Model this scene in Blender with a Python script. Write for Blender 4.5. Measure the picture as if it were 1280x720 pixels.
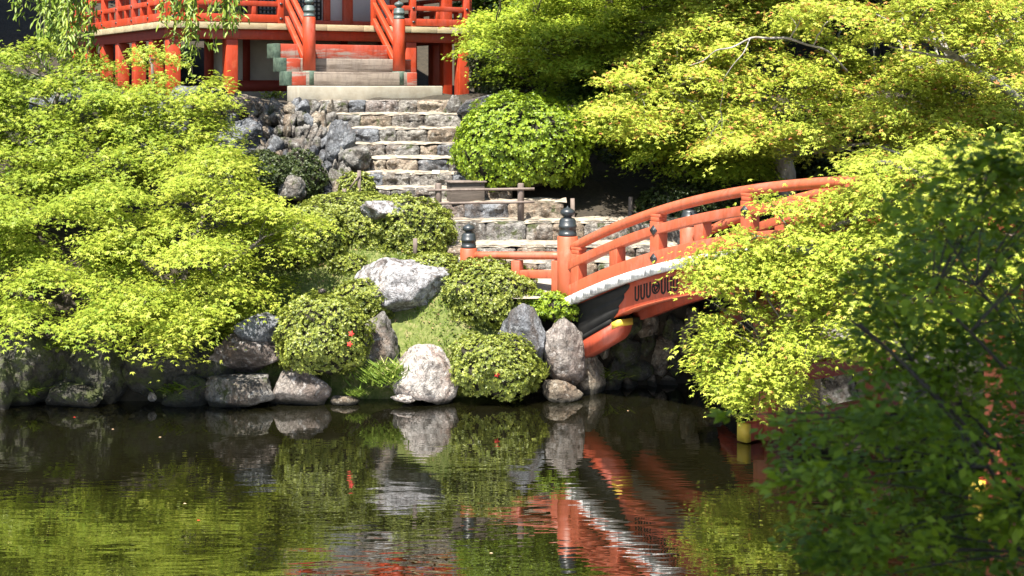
import bpy, bmesh, math, random
import numpy as np
from mathutils import Vector
R = math.radians

# ---------------------------------------------------------------- camera, sky, sun, exposure
scene = bpy.context.scene
for o in list(bpy.data.objects):
    bpy.data.objects.remove(o)
COL = scene.collection
F, CX, HY, CH = 1850.0, 640.0, 112.0, 4.5        # focal length in photo pixels, centre column, horizon row, eye height

cam = bpy.data.cameras.new("camera")
cam.sensor_width = 36.0
cam.lens = F / 1280 * 36
cam.shift_y = -(360 - HY) / 1280
cam.clip_end = 500
cam.dof.use_dof = True
cam.dof.focus_distance = 22.5
cam.dof.aperture_fstop = 5.0
camo = bpy.data.objects.new("camera", cam)
camo.location = (0, 0, CH)
camo.rotation_euler = (R(90), 0, 0)
COL.objects.link(camo)
scene.camera = camo

SUN_AZ = np.array([-0.42, -0.91]); SUN_AZ = SUN_AZ / np.linalg.norm(SUN_AZ)
SUN_EL = R(61)
SDIR = Vector((SUN_AZ[0] * math.cos(SUN_EL), SUN_AZ[1] * math.cos(SUN_EL), math.sin(SUN_EL)))
world = bpy.data.worlds.new("World")
scene.world = world
world.use_nodes = True
nt = world.node_tree
sky = nt.nodes.new("ShaderNodeTexSky")
sky.sky_type = 'NISHITA'
sky.sun_disc = False
sky.sun_elevation = SUN_EL
sky.sun_rotation = math.atan2(SDIR.x, SDIR.y)
nt.links.new(sky.outputs[0], nt.nodes["Background"].inputs[0])
nt.nodes["Background"].inputs[1].default_value = 0.08
sun = bpy.data.lights.new("sun", 'SUN')
sun.energy = 5.0
sun.angle = R(0.5)
sun.color = (1.0, 0.94, 0.84)
suno = bpy.data.objects.new("sun", sun)
suno.rotation_euler = SDIR.to_track_quat('Z', 'Y').to_euler()
suno.location = (-10, -15, 30)
COL.objects.link(suno)
scene.view_settings.view_transform = 'Standard'
scene.view_settings.look = 'None'
scene.view_settings.gamma = 1
scene.view_settings.exposure = 1.72
scene.view_settings.use_curve_mapping = False

# ---------------------------------------------------------------- helpers
def P(px, py, d):
    return np.array([(px - CX) / F * d, d, CH - (py - HY) * d / F])

def _hash(ix, iy, iz, seed):
    h = (ix * 374761393 + iy * 668265263 + iz * 2147483647 + seed * 1274126177) & 0xFFFFFFFF
    h = ((h ^ (h >> 13)) * 1274126177) & 0xFFFFFFFF
    h = (h ^ (h >> 16)) & 0xFFFFFFFF
    return h.astype(np.float64) / 4294967295.0

def noise3(p, seed=0):
    i = np.floor(p).astype(np.int64)
    f = p - i
    u = f * f * (3 - 2 * f)
    r = 0
    for dx in (0, 1):
        for dy in (0, 1):
            for dz in (0, 1):
                w = (u[:, 0] if dx else 1 - u[:, 0]) * (u[:, 1] if dy else 1 - u[:, 1]) * (u[:, 2] if dz else 1 - u[:, 2])
                r = r + w * _hash(i[:, 0] + dx, i[:, 1] + dy, i[:, 2] + dz, seed)
    return r * 2 - 1

def fbm(p, seed=0, octv=4, gain=0.5):
    a, s, r = 1.0, 1.0, 0
    for k in range(octv):
        r = r + a * noise3(p * s, seed + k * 17)
        a *= gain; s *= 2.03
    return r

def norm(v):
    return v / np.maximum(np.linalg.norm(v, axis=-1, keepdims=True), 1e-9)

class MB:
    """collects vertices and faces of one mesh"""
    def __init__(self):
        self.V = []; self.F = []; self.n = 0; self.A = []
    def add(self, V, faces, tint=None):
        V = np.asarray(V, dtype=np.float64)
        self.V.append(V)
        if isinstance(faces, np.ndarray):
            self.F.append(faces + self.n)
        else:
            by = {}
            for f in faces:
                by.setdefault(len(f), []).append(f)
            for k, l in by.items():
                self.F.append(np.array(l, dtype=np.int64) + self.n)
        self.A.append(np.zeros(len(V)) if tint is None else tint)
        self.n += len(V)
        return self
    def box(self, c, half, ax=None):
        ax = np.eye(3) if ax is None else np.asarray(ax)
        s = np.array([[x, y, z] for x in (-1, 1) for y in (-1, 1) for z in (-1, 1)], float)
        V = np.asarray(c) + (s * np.asarray(half)) @ ax
        return self.add(V, [(0, 1, 3, 2), (4, 6, 7, 5), (0, 4, 5, 1), (2, 3, 7, 6), (0, 2, 6, 4), (1, 5, 7, 3)])
    def hexa(self, pts):      # 8 corners: bottom four in order, top four in order
        return self.add(pts, [(3, 2, 1, 0), (4, 5, 6, 7), (0, 1, 5, 4), (1, 2, 6, 5), (2, 3, 7, 6), (3, 0, 4, 7)])
    def tube(self, path, rad, n=6, cap=True):
        path = np.asarray(path, float)
        m = len(path)
        rad = np.broadcast_to(np.asarray(rad, float), (m,))
        T = norm(np.gradient(path, axis=0))
        ref = np.array([0, 0, 1.0]) if abs(T[:, 2]).mean() < 0.8 else np.array([1.0, 0.2, 0])
        N1 = norm(np.cross(T, ref)); N2 = np.cross(T, N1)
        a = np.arange(n) * 2 * math.pi / n
        V = path[:, None, :] + rad[:, None, None] * (np.cos(a)[None, :, None] * N1[:, None, :] + np.sin(a)[None, :, None] * N2[:, None, :])
        V = V.reshape(-1, 3)
        i = np.arange(m - 1)[:, None] * n; j = np.arange(n)[None, :]; k = (j + 1) % n
        Fq = np.stack([i + j, i + k, i + n + k, i + n + j], -1).reshape(-1, 4)
        self.add(V, Fq)
        if cap:
            b = self.n - len(V)
            self.F.append(np.array([list(range(b + n - 1, b - 1, -1))]))
            self.F.append(np.array([list(range(b + (m - 1) * n, b + m * n))]))
        return self
    def lathe(self, base, prof, n=20, axis=None):
        base = np.asarray(base, float)
        a = np.arange(n) * 2 * math.pi / n
        V = []
        for r, z in prof:
            V += [base + np.array([r * math.cos(t), r * math.sin(t), z]) for t in a]
        m = len(prof)
        Fq = [(i * n + j, i * n + (j + 1) % n, (i + 1) * n + (j + 1) % n, (i + 1) * n + j) for i in range(m - 1) for j in range(n)]
        Fq.append(tuple(range(n - 1, -1, -1))); Fq.append(tuple(range((m - 1) * n, m * n)))
        return self.add(V, Fq)

ORIGIN = {}
def link(o, name):
    COL.objects.link(o)
    return o

def mesh_obj(name, mb, mats, parent=None, origin=None, smooth=False, bevel=0, matidx=None):
    V = np.concatenate(mb.V) if mb.V else np.zeros((0, 3))
    if parent is not None:
        org = ORIGIN[parent.name]
    elif origin is not None:
        org = np.asarray(origin, float)
    else:
        org = np.array([(V[:, 0].min() + V[:, 0].max()) / 2, (V[:, 1].min() + V[:, 1].max()) / 2, V[:, 2].min()])
    V = V - org
    me = bpy.data.meshes.new(name)
    Fs = mb.F
    sizes = np.concatenate([np.full(len(f), f.shape[1]) for f in Fs])
    loops = np.concatenate([f.ravel() for f in Fs])
    starts = np.concatenate([[0], np.cumsum(sizes)[:-1]])
    me.vertices.add(len(V)); me.vertices.foreach_set("co", V.astype(np.float32).ravel())
    me.loops.add(len(loops)); me.loops.foreach_set("vertex_index", loops.astype(np.int32))
    me.polygons.add(len(sizes))
    me.polygons.foreach_set("loop_start", starts.astype(np.int32))
    me.polygons.foreach_set("loop_total", sizes.astype(np.int32))
    if matidx is not None:
        me.polygons.foreach_set("material_index", np.asarray(matidx, np.int32))
    me.update(calc_edges=True)
    A = np.concatenate(mb.A)
    if A.any():
        at = me.attributes.new("tint", 'FLOAT', 'POINT')
        at.data.foreach_set("value", A.astype(np.float32))
    for m in (mats if isinstance(mats, (list, tuple)) else [mats]):
        me.materials.append(m)
    if smooth:
        me.polygons.foreach_set("use_smooth", np.ones(len(sizes), bool))
    o = bpy.data.objects.new(name, me)
    COL.objects.link(o)
    ORIGIN[o.name] = org
    if parent is not None:
        o.parent = parent
    else:
        o.location = org
    if bevel:
        b = o.modifiers.new("edge_rounding", 'BEVEL')
        b.width = bevel; b.segments = 2; b.limit_method = 'ANGLE'; b.angle_limit = R(40)
    return o

def thing(name, label, cat, loc, group=None):
    o = bpy.data.objects.new(name, None)
    o.empty_display_size = 0.2
    COL.objects.link(o)
    o.location = loc
    ORIGIN[o.name] = np.asarray(loc, float)
    return tag(o, label, cat, group)

def tag(o, label, cat, group=None):
    o['label'] = label; o['category'] = cat
    if group: o['group'] = group
    return o

def setting(o):
    o['kind'] = 'structure'
    return o

# ---------------------------------------------------------------- materials
def new_mat(name):
    m = bpy.data.materials.new(name); m.use_nodes = True
    t = m.node_tree
    return m, t, t.nodes["Principled BSDF"], t.nodes["Material Output"]

def nd(t, typ, **kw):
    n = t.nodes.new(typ)
    for k, v in kw.items():
        setattr(n, k, v)
    return n

def ramp(t, fac, stops, interp='LINEAR'):
    n = nd(t, "ShaderNodeValToRGB")
    n.color_ramp.interpolation = interp
    e = n.color_ramp.elements
    while len(e) > 1: e.remove(e[-1])
    e[0].position = stops[0][0]; e[0].color = (*stops[0][1], 1)
    for p, c in stops[1:]:
        x = e.new(p); x.color = (*c, 1)
    t.links.new(fac, n.inputs[0])
    return n.outputs[0]

def tex_noise(t, scale, detail=4, rough=0.55, vec=None, stretch=None, dist=0.0):
    n = nd(t, "ShaderNodeTexNoise")
    n.inputs["Scale"].default_value = scale; n.inputs["Detail"].default_value = detail
    n.inputs["Roughness"].default_value = rough; n.inputs["Distortion"].default_value = dist
    if vec is None:
        vec = nd(t, "ShaderNodeNewGeometry").outputs["Position"]
    if stretch:
        mp = nd(t, "ShaderNodeMapping"); mp.inputs["Scale"].default_value = stretch
        t.links.new(vec, mp.inputs[0]); vec = mp.outputs[0]
    t.links.new(vec, n.inputs["Vector"])
    return n.outputs["Fac"]

def mixc(t, fac, a, b, blend='MIX'):
    n = nd(t, "ShaderNodeMix", data_type='RGBA', blend_type=blend)
    for s, v in ((0, fac), (6, a), (7, b)):
        if hasattr(v, "default_value") or hasattr(v, "is_output"):
            t.links.new(v, n.inputs[s])
        else:
            n.inputs[s].default_value = v if s == 0 else (*v, 1)
    return n.outputs[2]

def bump(t, bsdf, h, strength=0.5, dist=0.02):
    b = nd(t, "ShaderNodeBump")
    b.inputs["Strength"].default_value = strength; b.inputs["Distance"].default_value = dist
    t.links.new(h, b.inputs["Height"]); t.links.new(b.outputs[0], bsdf.inputs["Normal"])

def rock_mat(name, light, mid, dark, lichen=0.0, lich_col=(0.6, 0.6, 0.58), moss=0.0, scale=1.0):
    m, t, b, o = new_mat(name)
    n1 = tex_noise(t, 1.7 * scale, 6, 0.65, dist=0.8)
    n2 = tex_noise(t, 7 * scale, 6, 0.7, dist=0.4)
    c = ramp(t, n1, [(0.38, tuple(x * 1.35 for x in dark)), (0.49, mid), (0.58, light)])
    st_ = tex_noise(t, 1.1 * scale, 5, 0.7, stretch=(1, 1, 0.6), dist=1.5)
    stf = ramp(t, st_, [(0.53, (0, 0, 0)), (0.64, (0.6, 0.6, 0.6))])
    c = mixc(t, stf, c, (mid[0] * 0.95, mid[0] * 0.62, mid[0] * 0.40))          # brown weathering stains
    k2 = ramp(t, n2, [(0.36, (0.22, 0.21, 0.20)), (0.47, (0.80, 0.80, 0.80)), (0.62, (1.25, 1.25, 1.25))])
    c = mixc(t, 0.85, c, k2, 'MULTIPLY')
    n4 = tex_noise(t, 30 * scale, 4, 0.7)
    k4 = ramp(t, n4, [(0.35, (0.55, 0.55, 0.55)), (0.55, (1.1, 1.1, 1.1))])
    c = mixc(t, 0.8, c, k4, 'MULTIPLY')
    # cracks
    v = nd(t, "ShaderNodeTexVoronoi", feature='DISTANCE_TO_EDGE'); v.inputs["Scale"].default_value = 3.2 * scale
    mp = nd(t, "ShaderNodeMapping"); mp.inputs["Rotation"].default_value = (0.3, 0.5, 0.2); mp.inputs["Scale"].default_value = (1, 1, 1.9)
    geo = nd(t, "ShaderNodeNewGeometry")
    wob = nd(t, "ShaderNodeTexNoise"); wob.inputs["Scale"].default_value = 3; wob.inputs["Detail"].default_value = 4
    t.links.new(geo.outputs["Position"], wob.inputs["Vector"])
    va = nd(t, "ShaderNodeVectorMath", operation='MULTIPLY_ADD'); va.inputs[1].default_value = (1.3, 1.3, 1.3)
    t.links.new(wob.outputs["Color"], va.inputs[0]); t.links.new(geo.outputs["Position"], va.inputs[2])
    t.links.new(va.outputs[0], mp.inputs[0]); t.links.new(mp.outputs[0], v.inputs["Vector"])
    ck = ramp(t, v.outputs["Distance"], [(0.0, (0, 0, 0)), (0.035, (1, 1, 1))])
    ckm = nd(t, "ShaderNodeMath", operation='MULTIPLY'); ckm.inputs[1].default_value = 0.30
    inv = nd(t, "ShaderNodeMath", operation='SUBTRACT'); inv.inputs[0].default_value = 1.0
    t.links.new(ck, inv.inputs[1]); t.links.new(inv.outputs[0], ckm.inputs[0])
    c = mixc(t, ckm.outputs[0], c, tuple(x * 0.3 for x in dark))
    if lichen > 0:
        l = tex_noise(t, 11, 5, 0.7)
        lf = ramp(t, l, [(0.62 - 0.2 * lichen, (0, 0, 0)), (0.70 - 0.2 * lichen, (1, 1, 1))])
        lm = nd(t, "ShaderNodeMath", operation='MULTIPLY'); lm.inputs[1].default_value = 0.75
        t.links.new(lf, lm.inputs[0])
        c = mixc(t, lm.outputs[0], c, lich_col)
    if moss > 0:
        l = tex_noise(t, 4, 5, 0.7)
        lf = ramp(t, l, [(0.60 - 0.2 * moss, (0, 0, 0)), (0.68 - 0.2 * moss, (1, 1, 1))])
        c = mixc(t, lf, c, (0.05, 0.06, 0.015))
    sz = nd(t, "ShaderNodeSeparateXYZ"); t.links.new(geo.outputs["Position"], sz.inputs[0])
    wz = nd(t, "ShaderNodeMath", operation='MULTIPLY_ADD'); wz.inputs[1].default_value = -0.16
    t.links.new(n1, wz.inputs[0]); t.links.new(sz.outputs["Z"], wz.inputs[2])
    wet = nd(t, "ShaderNodeMapRange"); wet.inputs[1].default_value = -0.03; wet.inputs[2].default_value = 0.03; wet.inputs[3].default_value = 1.0; wet.inputs[4].default_value = 0.0
    t.links.new(wz.outputs[0], wet.inputs[0])
    c = mixc(t, wet.outputs[0], c, (0.022, 0.019, 0.012))                      # wet, algae-dark band at the water line
    t.links.new(c, b.inputs["Base Color"])
    b.inputs["Roughness"].default_value = 0.85
    h1 = nd(t, "ShaderNodeMath", operation='MULTIPLY_ADD'); h1.inputs[1].default_value = 0.12
    t.links.new(ck, h1.inputs[0]); t.links.new(n2, h1.inputs[2])
    bump(t, b, h1.outputs[0], 1.0, 0.11)
    return m

def leaf_mat(name, stops, transl=0.4, gloss=0.25, tstops=None):
    m, t, b, o = new_mat(name)
    a = nd(t, "ShaderNodeAttribute", attribute_name="tint")
    c = ramp(t, a.outputs["Fac"], stops)
    b.inputs["Roughness"].default_value = 0.5
    b.inputs["Specular IOR Level"].default_value = gloss
    t.links.new(c, b.inputs["Base Color"])
    tr = nd(t, "ShaderNodeBsdfTranslucent")
    ct = ramp(t, a.outputs["Fac"], tstops or stops)
    t.links.new(ct, tr.inputs[0])
    mx = nd(t, "ShaderNodeMixShader"); mx.inputs[0].default_value = transl
    t.links.new(b.outputs[0], mx.inputs[1]); t.links.new(tr.outputs[0], mx.inputs[2])
    t.links.new(mx.outputs[0], o.inputs[0])
    return m

def paint_mat(name, col, worn, wear=0.4, scale=3.0, grain=(1, 1, 1), rough=0.5):
    m, t, b, o = new_mat(name)
    n1 = tex_noise(t, scale, 6, 0.7, stretch=grain)
    n2 = tex_noise(t, 0.9, 3, 0.5)
    n3 = tex_noise(t, 14, 5, 0.7, stretch=(1, 1, 0.25))
    c = mixc(t, n2, col, tuple(x * 0.72 for x in col))
    f = ramp(t, n1, [(0.70 - 0.3 * wear, (0, 0, 0)), (0.80 - 0.3 * wear, (1, 1, 1))])
    c = mixc(t, f, c, worn)
    f3 = ramp(t, n3, [(0.50, (0, 0, 0)), (0.68, (0.7, 0.7, 0.7))])
    n5 = tex_noise(t, 1.8, 6, 0.75, stretch=(1, 1, 0.5), dist=0.8)
    f5 = ramp(t, n5, [(0.50, (0, 0, 0)), (0.66, (0.55, 0.55, 0.55))])
    c = mixc(t, f5, c, tuple(0.75 * x + 0.06 for x in col))
    c = mixc(t, f3, c, tuple(x * 0.5 for x in col))
    t.links.new(c, b.inputs["Base Color"])
    b.inputs["Roughness"].default_value = rough
    bump(t, b, n3, 0.25, 0.01)
    return m

def plain_mat(name, c1, c2, scale=6, rough=0.7, stretch=None, bmp=0.2, spec=0.5):
    m, t, b, o = new_mat(name)
    n = tex_noise(t, scale, 6, 0.65, stretch=stretch)
    c = ramp(t, n, [(0.3, c1), (0.7, c2)])
    t.links.new(c, b.inputs["Base Color"])
    b.inputs["Roughness"].default_value = rough
    b.inputs["Specular IOR Level"].default_value = spec
    if bmp: bump(t, b, n, bmp, 0.02)
    return m

M = {}
M['bridge'] = paint_mat("bridge_vermilion", (0.428, 0.093, 0.039), (0.372, 0.130, 0.074), 0.35, 2.5)
M['bridge_red'] = paint_mat("bridge_girder_red", (0.38, 0.06, 0.025), (0.34, 0.085, 0.045), 0.25, 2.5)  # girder paint; on the corbels it stands in for shade
M['temple'] = paint_mat("temple_vermilion", (0.46, 0.048, 0.010), (0.47, 0.085, 0.028), 0.3, 3)
M['temple_worn'] = paint_mat("worn_painted_board", (0.384, 0.048, 0.016), (0.264, 0.216, 0.184), 0.72, 2.2, (0.35, 0.35, 3.0), 0.75)
M['board'] = paint_mat("weathered_stair_board", (0.30, 0.245, 0.20), (0.13, 0.10, 0.08), 0.75, 2.6, (0.3, 0.3, 4.0), 0.8)
M['darkred'] = plain_mat("dark_red_board", (0.20, 0.025, 0.012), (0.28, 0.035, 0.018), 4)  # dark red for lower wall frame and left floor beam
M['edge_wood'] = plain_mat("floor_edge_wood", (0.315, 0.247, 0.135), (0.450, 0.375, 0.232), 6, 0.8, (1, 1, 3))
M['plaster'] = plain_mat("white_plaster", (0.527, 0.535, 0.561), (0.612, 0.620, 0.646), 3, 0.9, bmp=0.05)
M['greyplaster'] = plain_mat("grey_plaster", (0.42, 0.40, 0.36), (0.55, 0.53, 0.48), 3, 0.9, bmp=0.05)
M['blackpaint'] = plain_mat("black_lacquer", (0.012, 0.013, 0.014), (0.03, 0.032, 0.034), 6, 0.42)
M['matte_black'] = plain_mat("matte_black_paint", (0.006, 0.006, 0.006), (0.014, 0.014, 0.013), 5, 0.75, bmp=0.05, spec=0.25)
M['bronze'] = plain_mat("dark_bronze", (0.012, 0.015, 0.017), (0.028, 0.034, 0.037), 7, 0.40)
M['copper'] = plain_mat("green_copper", (0.015, 0.036, 0.027), (0.102, 0.150, 0.108), 9, 0.65)
M['copper_dark'] = plain_mat("dark_green_copper", (0.03, 0.05, 0.05), (0.11, 0.14, 0.13), 9, 0.5)
M['yellow'] = plain_mat("yellow_paint", (0.55, 0.36, 0.03), (0.68, 0.47, 0.05), 8, 0.6)
M['slab'] = plain_mat("pale_cut_stone", (0.257, 0.226, 0.172), (0.355, 0.331, 0.269), 5, 0.9, bmp=0.35)
M['bark'] = plain_mat("grey_bark", (0.05, 0.04, 0.03), (0.19, 0.165, 0.135), 9, 0.9, (1, 1, 0.35), 0.8)
M['bark_pale'] = plain_mat("pale_grey_bark", (0.13, 0.115, 0.10), (0.42, 0.39, 0.36), 7, 0.9, (1, 1, 0.4), 0.6)
M['bark_dark'] = plain_mat("dark_bark", (0.02, 0.015, 0.01), (0.07, 0.055, 0.04), 9, 0.9, (1, 1, 0.35), 0.8)
M['fence_wood'] = plain_mat("old_fence_wood", (0.07, 0.05, 0.04), (0.22, 0.175, 0.15), 8, 0.85, (1, 1, 0.2), 0.4)
M['box_wood'] = plain_mat("dark_box_wood", (0.045, 0.035, 0.028), (0.13, 0.105, 0.085), 5, 0.8, (0.5, 0.5, 5), 0.4)
M['core'] = plain_mat("shrub_twig_shade", (0.010, 0.009, 0.004), (0.025, 0.022, 0.010), 12, 0.95)  # near-black twig mass, its colour standing for shade between the leaves
M['paper'] = plain_mat("white_tag", (0.75, 0.75, 0.73), (0.8, 0.8, 0.78), 5, 0.7, bmp=0)
M['rope'] = plain_mat("straw_rope", (0.16, 0.12, 0.08), (0.30, 0.24, 0.16), 30, 0.9)
M['sandtread'] = plain_mat("sandy_tread", (0.13, 0.10, 0.07), (0.40, 0.35, 0.28), 9, 0.95, bmp=0.5)
M['path'] = plain_mat("gravel_path", (0.210, 0.180, 0.143), (0.345, 0.307, 0.255), 22, 0.95, bmp=0.4)
M['bark_roof'] = plain_mat("cypress_bark_roof", (0.05, 0.04, 0.035), (0.12, 0.10, 0.085), 14, 0.95, bmp=0.5)
M['dryleaf'] = plain_mat("dry_leaf", (0.13, 0.075, 0.035), (0.30, 0.19, 0.09), 20, 0.8, bmp=0)
M['petal_red'] = plain_mat("red_petal", (0.65, 0.03, 0.02), (0.75, 0.06, 0.04), 30, 0.6, bmp=0)
M['petal_pale'] = plain_mat("pale_petal", (0.75, 0.42, 0.25), (0.75, 0.6, 0.4), 30, 0.6, bmp=0)

def deck_edge_mat():
    m, t, b, o = new_mat("white_plank_ends")
    at = nd(t, "ShaderNodeAttribute", attribute_name="tint")
    n = tex_noise(t, 26, 5, 0.75, stretch=(1, 1, 0.12))
    f = ramp(t, n, [(0.46, (0, 0, 0)), (0.62, (0.6, 0.6, 0.6))])
    c = mixc(t, f, (0.66, 0.65, 0.63), (0.17, 0.165, 0.16))
    k = ramp(t, at.outputs["Fac"], [(0.0, (0.6, 0.6, 0.6)), (0.25, (1, 1, 1)), (0.5, (0.62, 0.62, 0.64)), (0.75, (0.95, 0.95, 0.95)), (1.0, (0.38, 0.39, 0.41))])
    c = mixc(t, 1.0, c, k, 'MULTIPLY')
    t.links.new(c, b.inputs["Base Color"]); b.inputs["Roughness"].default_value = 0.8
    return m
M['deckedge'] = deck_edge_mat()

M['r_white'] = rock_mat("white_boulder", (0.507, 0.469, 0.431), (0.380, 0.329, 0.297), (0.190, 0.139, 0.114), 0.25, (0.507, 0.488, 0.456))
M['r_pale'] = rock_mat("pale_lichen_rock", (0.368, 0.361, 0.368), (0.228, 0.216, 0.216), (0.101, 0.083, 0.076), 0.75, (0.444, 0.444, 0.456))
M['r_grey'] = rock_mat("grey_rock", (0.248, 0.236, 0.217), (0.155, 0.143, 0.130), (0.062, 0.053, 0.043), 0.3, (0.310, 0.310, 0.291), 0.25)
M['r_blue'] = rock_mat("bluish_rock", (0.187, 0.198, 0.215), (0.099, 0.105, 0.116), (0.033, 0.033, 0.036), 0.3, (0.275, 0.281, 0.292))
M['r_tan'] = rock_mat("tan_rock", (0.310, 0.267, 0.205), (0.192, 0.155, 0.112), (0.068, 0.050, 0.034), 0.25, (0.341, 0.322, 0.279))
M['r_brown'] = rock_mat("brown_grey_rock", (0.252, 0.222, 0.198), (0.156, 0.126, 0.111), (0.060, 0.045, 0.036), 0.35, (0.330, 0.312, 0.300))
M['r_moss_shade'] = rock_mat("mossy_shaded_rock", (0.078, 0.073, 0.059), (0.044, 0.041, 0.032), (0.017, 0.015, 0.010), 0.12, (0.147, 0.147, 0.132), 0.6)  # moss patches over a base darkened to hold the bank's shade
M['r_step'] = rock_mat("step_stone", (0.322, 0.298, 0.260), (0.180, 0.161, 0.140), (0.056, 0.046, 0.037), 0.35, (0.372, 0.353, 0.322), 0.15, 1.5)
M['r_stepwarm'] = rock_mat("warm_step_stone", (0.372, 0.310, 0.236), (0.236, 0.180, 0.130), (0.074, 0.056, 0.037), 0.25, (0.372, 0.341, 0.298), 0.1, 1.5)

# foliage: 'tint' is a random leaf-to-leaf variation
M['l_maple'] = leaf_mat("maple_leaf", [(0, (0.158, 0.249, 0.027)), (0.5, (0.325, 0.395, 0.046)), (0.85, (0.454, 0.478, 0.076)), (1, (0.473, 0.488, 0.086))], 0.48)
M['l_maple_y'] = leaf_mat("yellow_maple_leaf", [(0, (0.201, 0.284, 0.031)), (0.5, (0.388, 0.452, 0.057)), (0.84, (0.533, 0.546, 0.093)), (0.9, (0.524, 0.357, 0.083)), (1, (0.524, 0.179, 0.083))], 0.42)
M['l_maple_g'] = leaf_mat("green_maple_leaf", [(0, (0.127, 0.230, 0.023)), (0.5, (0.299, 0.402, 0.037)), (1, (0.483, 0.506, 0.057))], 0.40)
M['l_azalea'] = leaf_mat("azalea_leaf", [(0, (0.068, 0.098, 0.012)), (0.5, (0.188, 0.225, 0.026)), (1, (0.347, 0.366, 0.064))], 0.22, 0.5)
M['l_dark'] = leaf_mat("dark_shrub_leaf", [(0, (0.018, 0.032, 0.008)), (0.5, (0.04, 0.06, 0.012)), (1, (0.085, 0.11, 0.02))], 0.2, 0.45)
M['l_bright'] = leaf_mat("bright_shrub_leaf", [(0, (0.081, 0.144, 0.011)), (0.5, (0.207, 0.299, 0.016)), (1, (0.333, 0.414, 0.025))], 0.3, 0.4)
M['l_cherry'] = leaf_mat("cherry_leaf", [(0, (0.065, 0.130, 0.013)), (0.5, (0.176, 0.260, 0.021)), (1, (0.351, 0.403, 0.046))], 0.35, 0.5)
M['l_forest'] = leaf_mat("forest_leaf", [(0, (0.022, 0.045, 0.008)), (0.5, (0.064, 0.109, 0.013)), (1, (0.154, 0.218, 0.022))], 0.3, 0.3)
M['l_front'] = leaf_mat("front_shrub_leaf", [(0, (0.076, 0.125, 0.008)), (0.5, (0.185, 0.279, 0.014)), (0.93, (0.308, 0.398, 0.025)), (1, (0.491, 0.590, 0.042))], 0.45, 0.35)  # palest stop puts sunlit clusters into the leaf colour
M['l_grass'] = leaf_mat("grass_blade", [(0, (0.063, 0.106, 0.014)), (0.5, (0.135, 0.213, 0.027)), (0.8, (0.234, 0.291, 0.054)), (1, (0.378, 0.370, 0.153))], 0.3, 0.2)
M['l_fern'] = leaf_mat("fern_leaf", [(0, (0.05, 0.09, 0.012)), (1, (0.16, 0.21, 0.02))], 0.35, 0.3)

def ground_mat():
    m, t, b, o = new_mat("garden_ground")
    n1 = tex_noise(t, 0.9, 5, 0.6)
    n2 = tex_noise(t, 9, 6, 0.75)
    soil = ramp(t, n2, [(0.3, (0.012, 0.010, 0.006)), (0.7, (0.045, 0.034, 0.020))])
    gr = ramp(t, n2, [(0.3, (0.045, 0.06, 0.013)), (0.5, (0.10, 0.125, 0.025)), (0.72, (0.22, 0.185, 0.09))])
    geo = nd(t, "ShaderNodeNewGeometry")
    # the lawn mound has turf, everything else is bare forest soil
    sep = nd(t, "ShaderNodeVectorMath", operation='DISTANCE'); sep.inputs[1].default_value = (-2.0, 22.4, 1.3)
    t.links.new(geo.outputs["Position"], sep.inputs[0])
    mr = nd(t, "ShaderNodeMapRange"); mr.inputs[1].default_value = 3.2; mr.inputs[2].default_value = 2.4
    ad = nd(t, "ShaderNodeMath", operation='MULTIPLY_ADD'); ad.inputs[1].default_value = 1.2
    t.links.new(n1, ad.inputs[0]); t.links.new(sep.outputs["Value"], ad.inputs[2])
    t.links.new(ad.outputs[0], mr.inputs[0])
    c = mixc(t, mr.outputs[0], soil, gr)
    t.links.new(c, b.inputs["Base Color"]); b.inputs["Roughness"].default_value = 0.95
    bump(t, b, n2, 0.6, 0.04)
    return m
M['ground'] = ground_mat()

def water_mat():
    m, t, b, o = new_mat("pond_water")
    geo = nd(t, "ShaderNodeNewGeometry")
    n = tex_noise(t, 0.5, 3, 0.5)
    c = ramp(t, n, [(0.3, (0.003, 0.0028, 0.0012)), (0.7, (0.006, 0.0058, 0.002))])
    t.links.new(c, b.inputs["Base Color"])
    b.inputs["Roughness"].default_value = 0.0
    b.inputs["IOR"].default_value = 3.4
    b.inputs["Specular IOR Level"].default_value = 0.5
    w1 = tex_noise(t, 2.2, 2, 0.5, stretch=(0.5, 1.7, 1), dist=0.4)
    w2 = tex_noise(t, 7.0, 1, 0.5, stretch=(0.5, 1.5, 1))
    w3 = tex_noise(t, 0.35, 2, 0.5)
    # breeze: ripples grow away from the sheltered far bank
    sx = nd(t, "ShaderNodeSeparateXYZ"); t.links.new(geo.outputs["Position"], sx.inputs[0])
    mr = nd(t, "ShaderNodeMapRange"); mr.inputs[1].default_value = 21.2; mr.inputs[2].default_value = 17.0
    mr.inputs[3].default_value = 0.09; mr.inputs[4].default_value = 1.0
    t.links.new(sx.outputs["Y"], mr.inputs[0])
    pm = ramp(t, w3, [(0.35, (0.55, 0.55, 0.55)), (0.65, (1, 1, 1))])
    amp = nd(t, "ShaderNodeMath", operation='MULTIPLY'); t.links.new(mr.outputs[0], amp.inputs[0]); t.links.new(pm, amp.inputs[1])
    s = nd(t, "ShaderNodeMath", operation='MULTIPLY_ADD'); s.inputs[1].default_value = 0.36
    t.links.new(w2, s.inputs[0]); t.links.new(w1, s.inputs[2])
    h = nd(t, "ShaderNodeMath", operation='MULTIPLY'); t.links.new(s.outputs[0], h.inputs[0]); t.links.new(amp.outputs[0], h.inputs[1])
    bump(t, b, h.outputs[0], 1.0, 0.0046)
    return m
M['water'] = water_mat()

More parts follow.
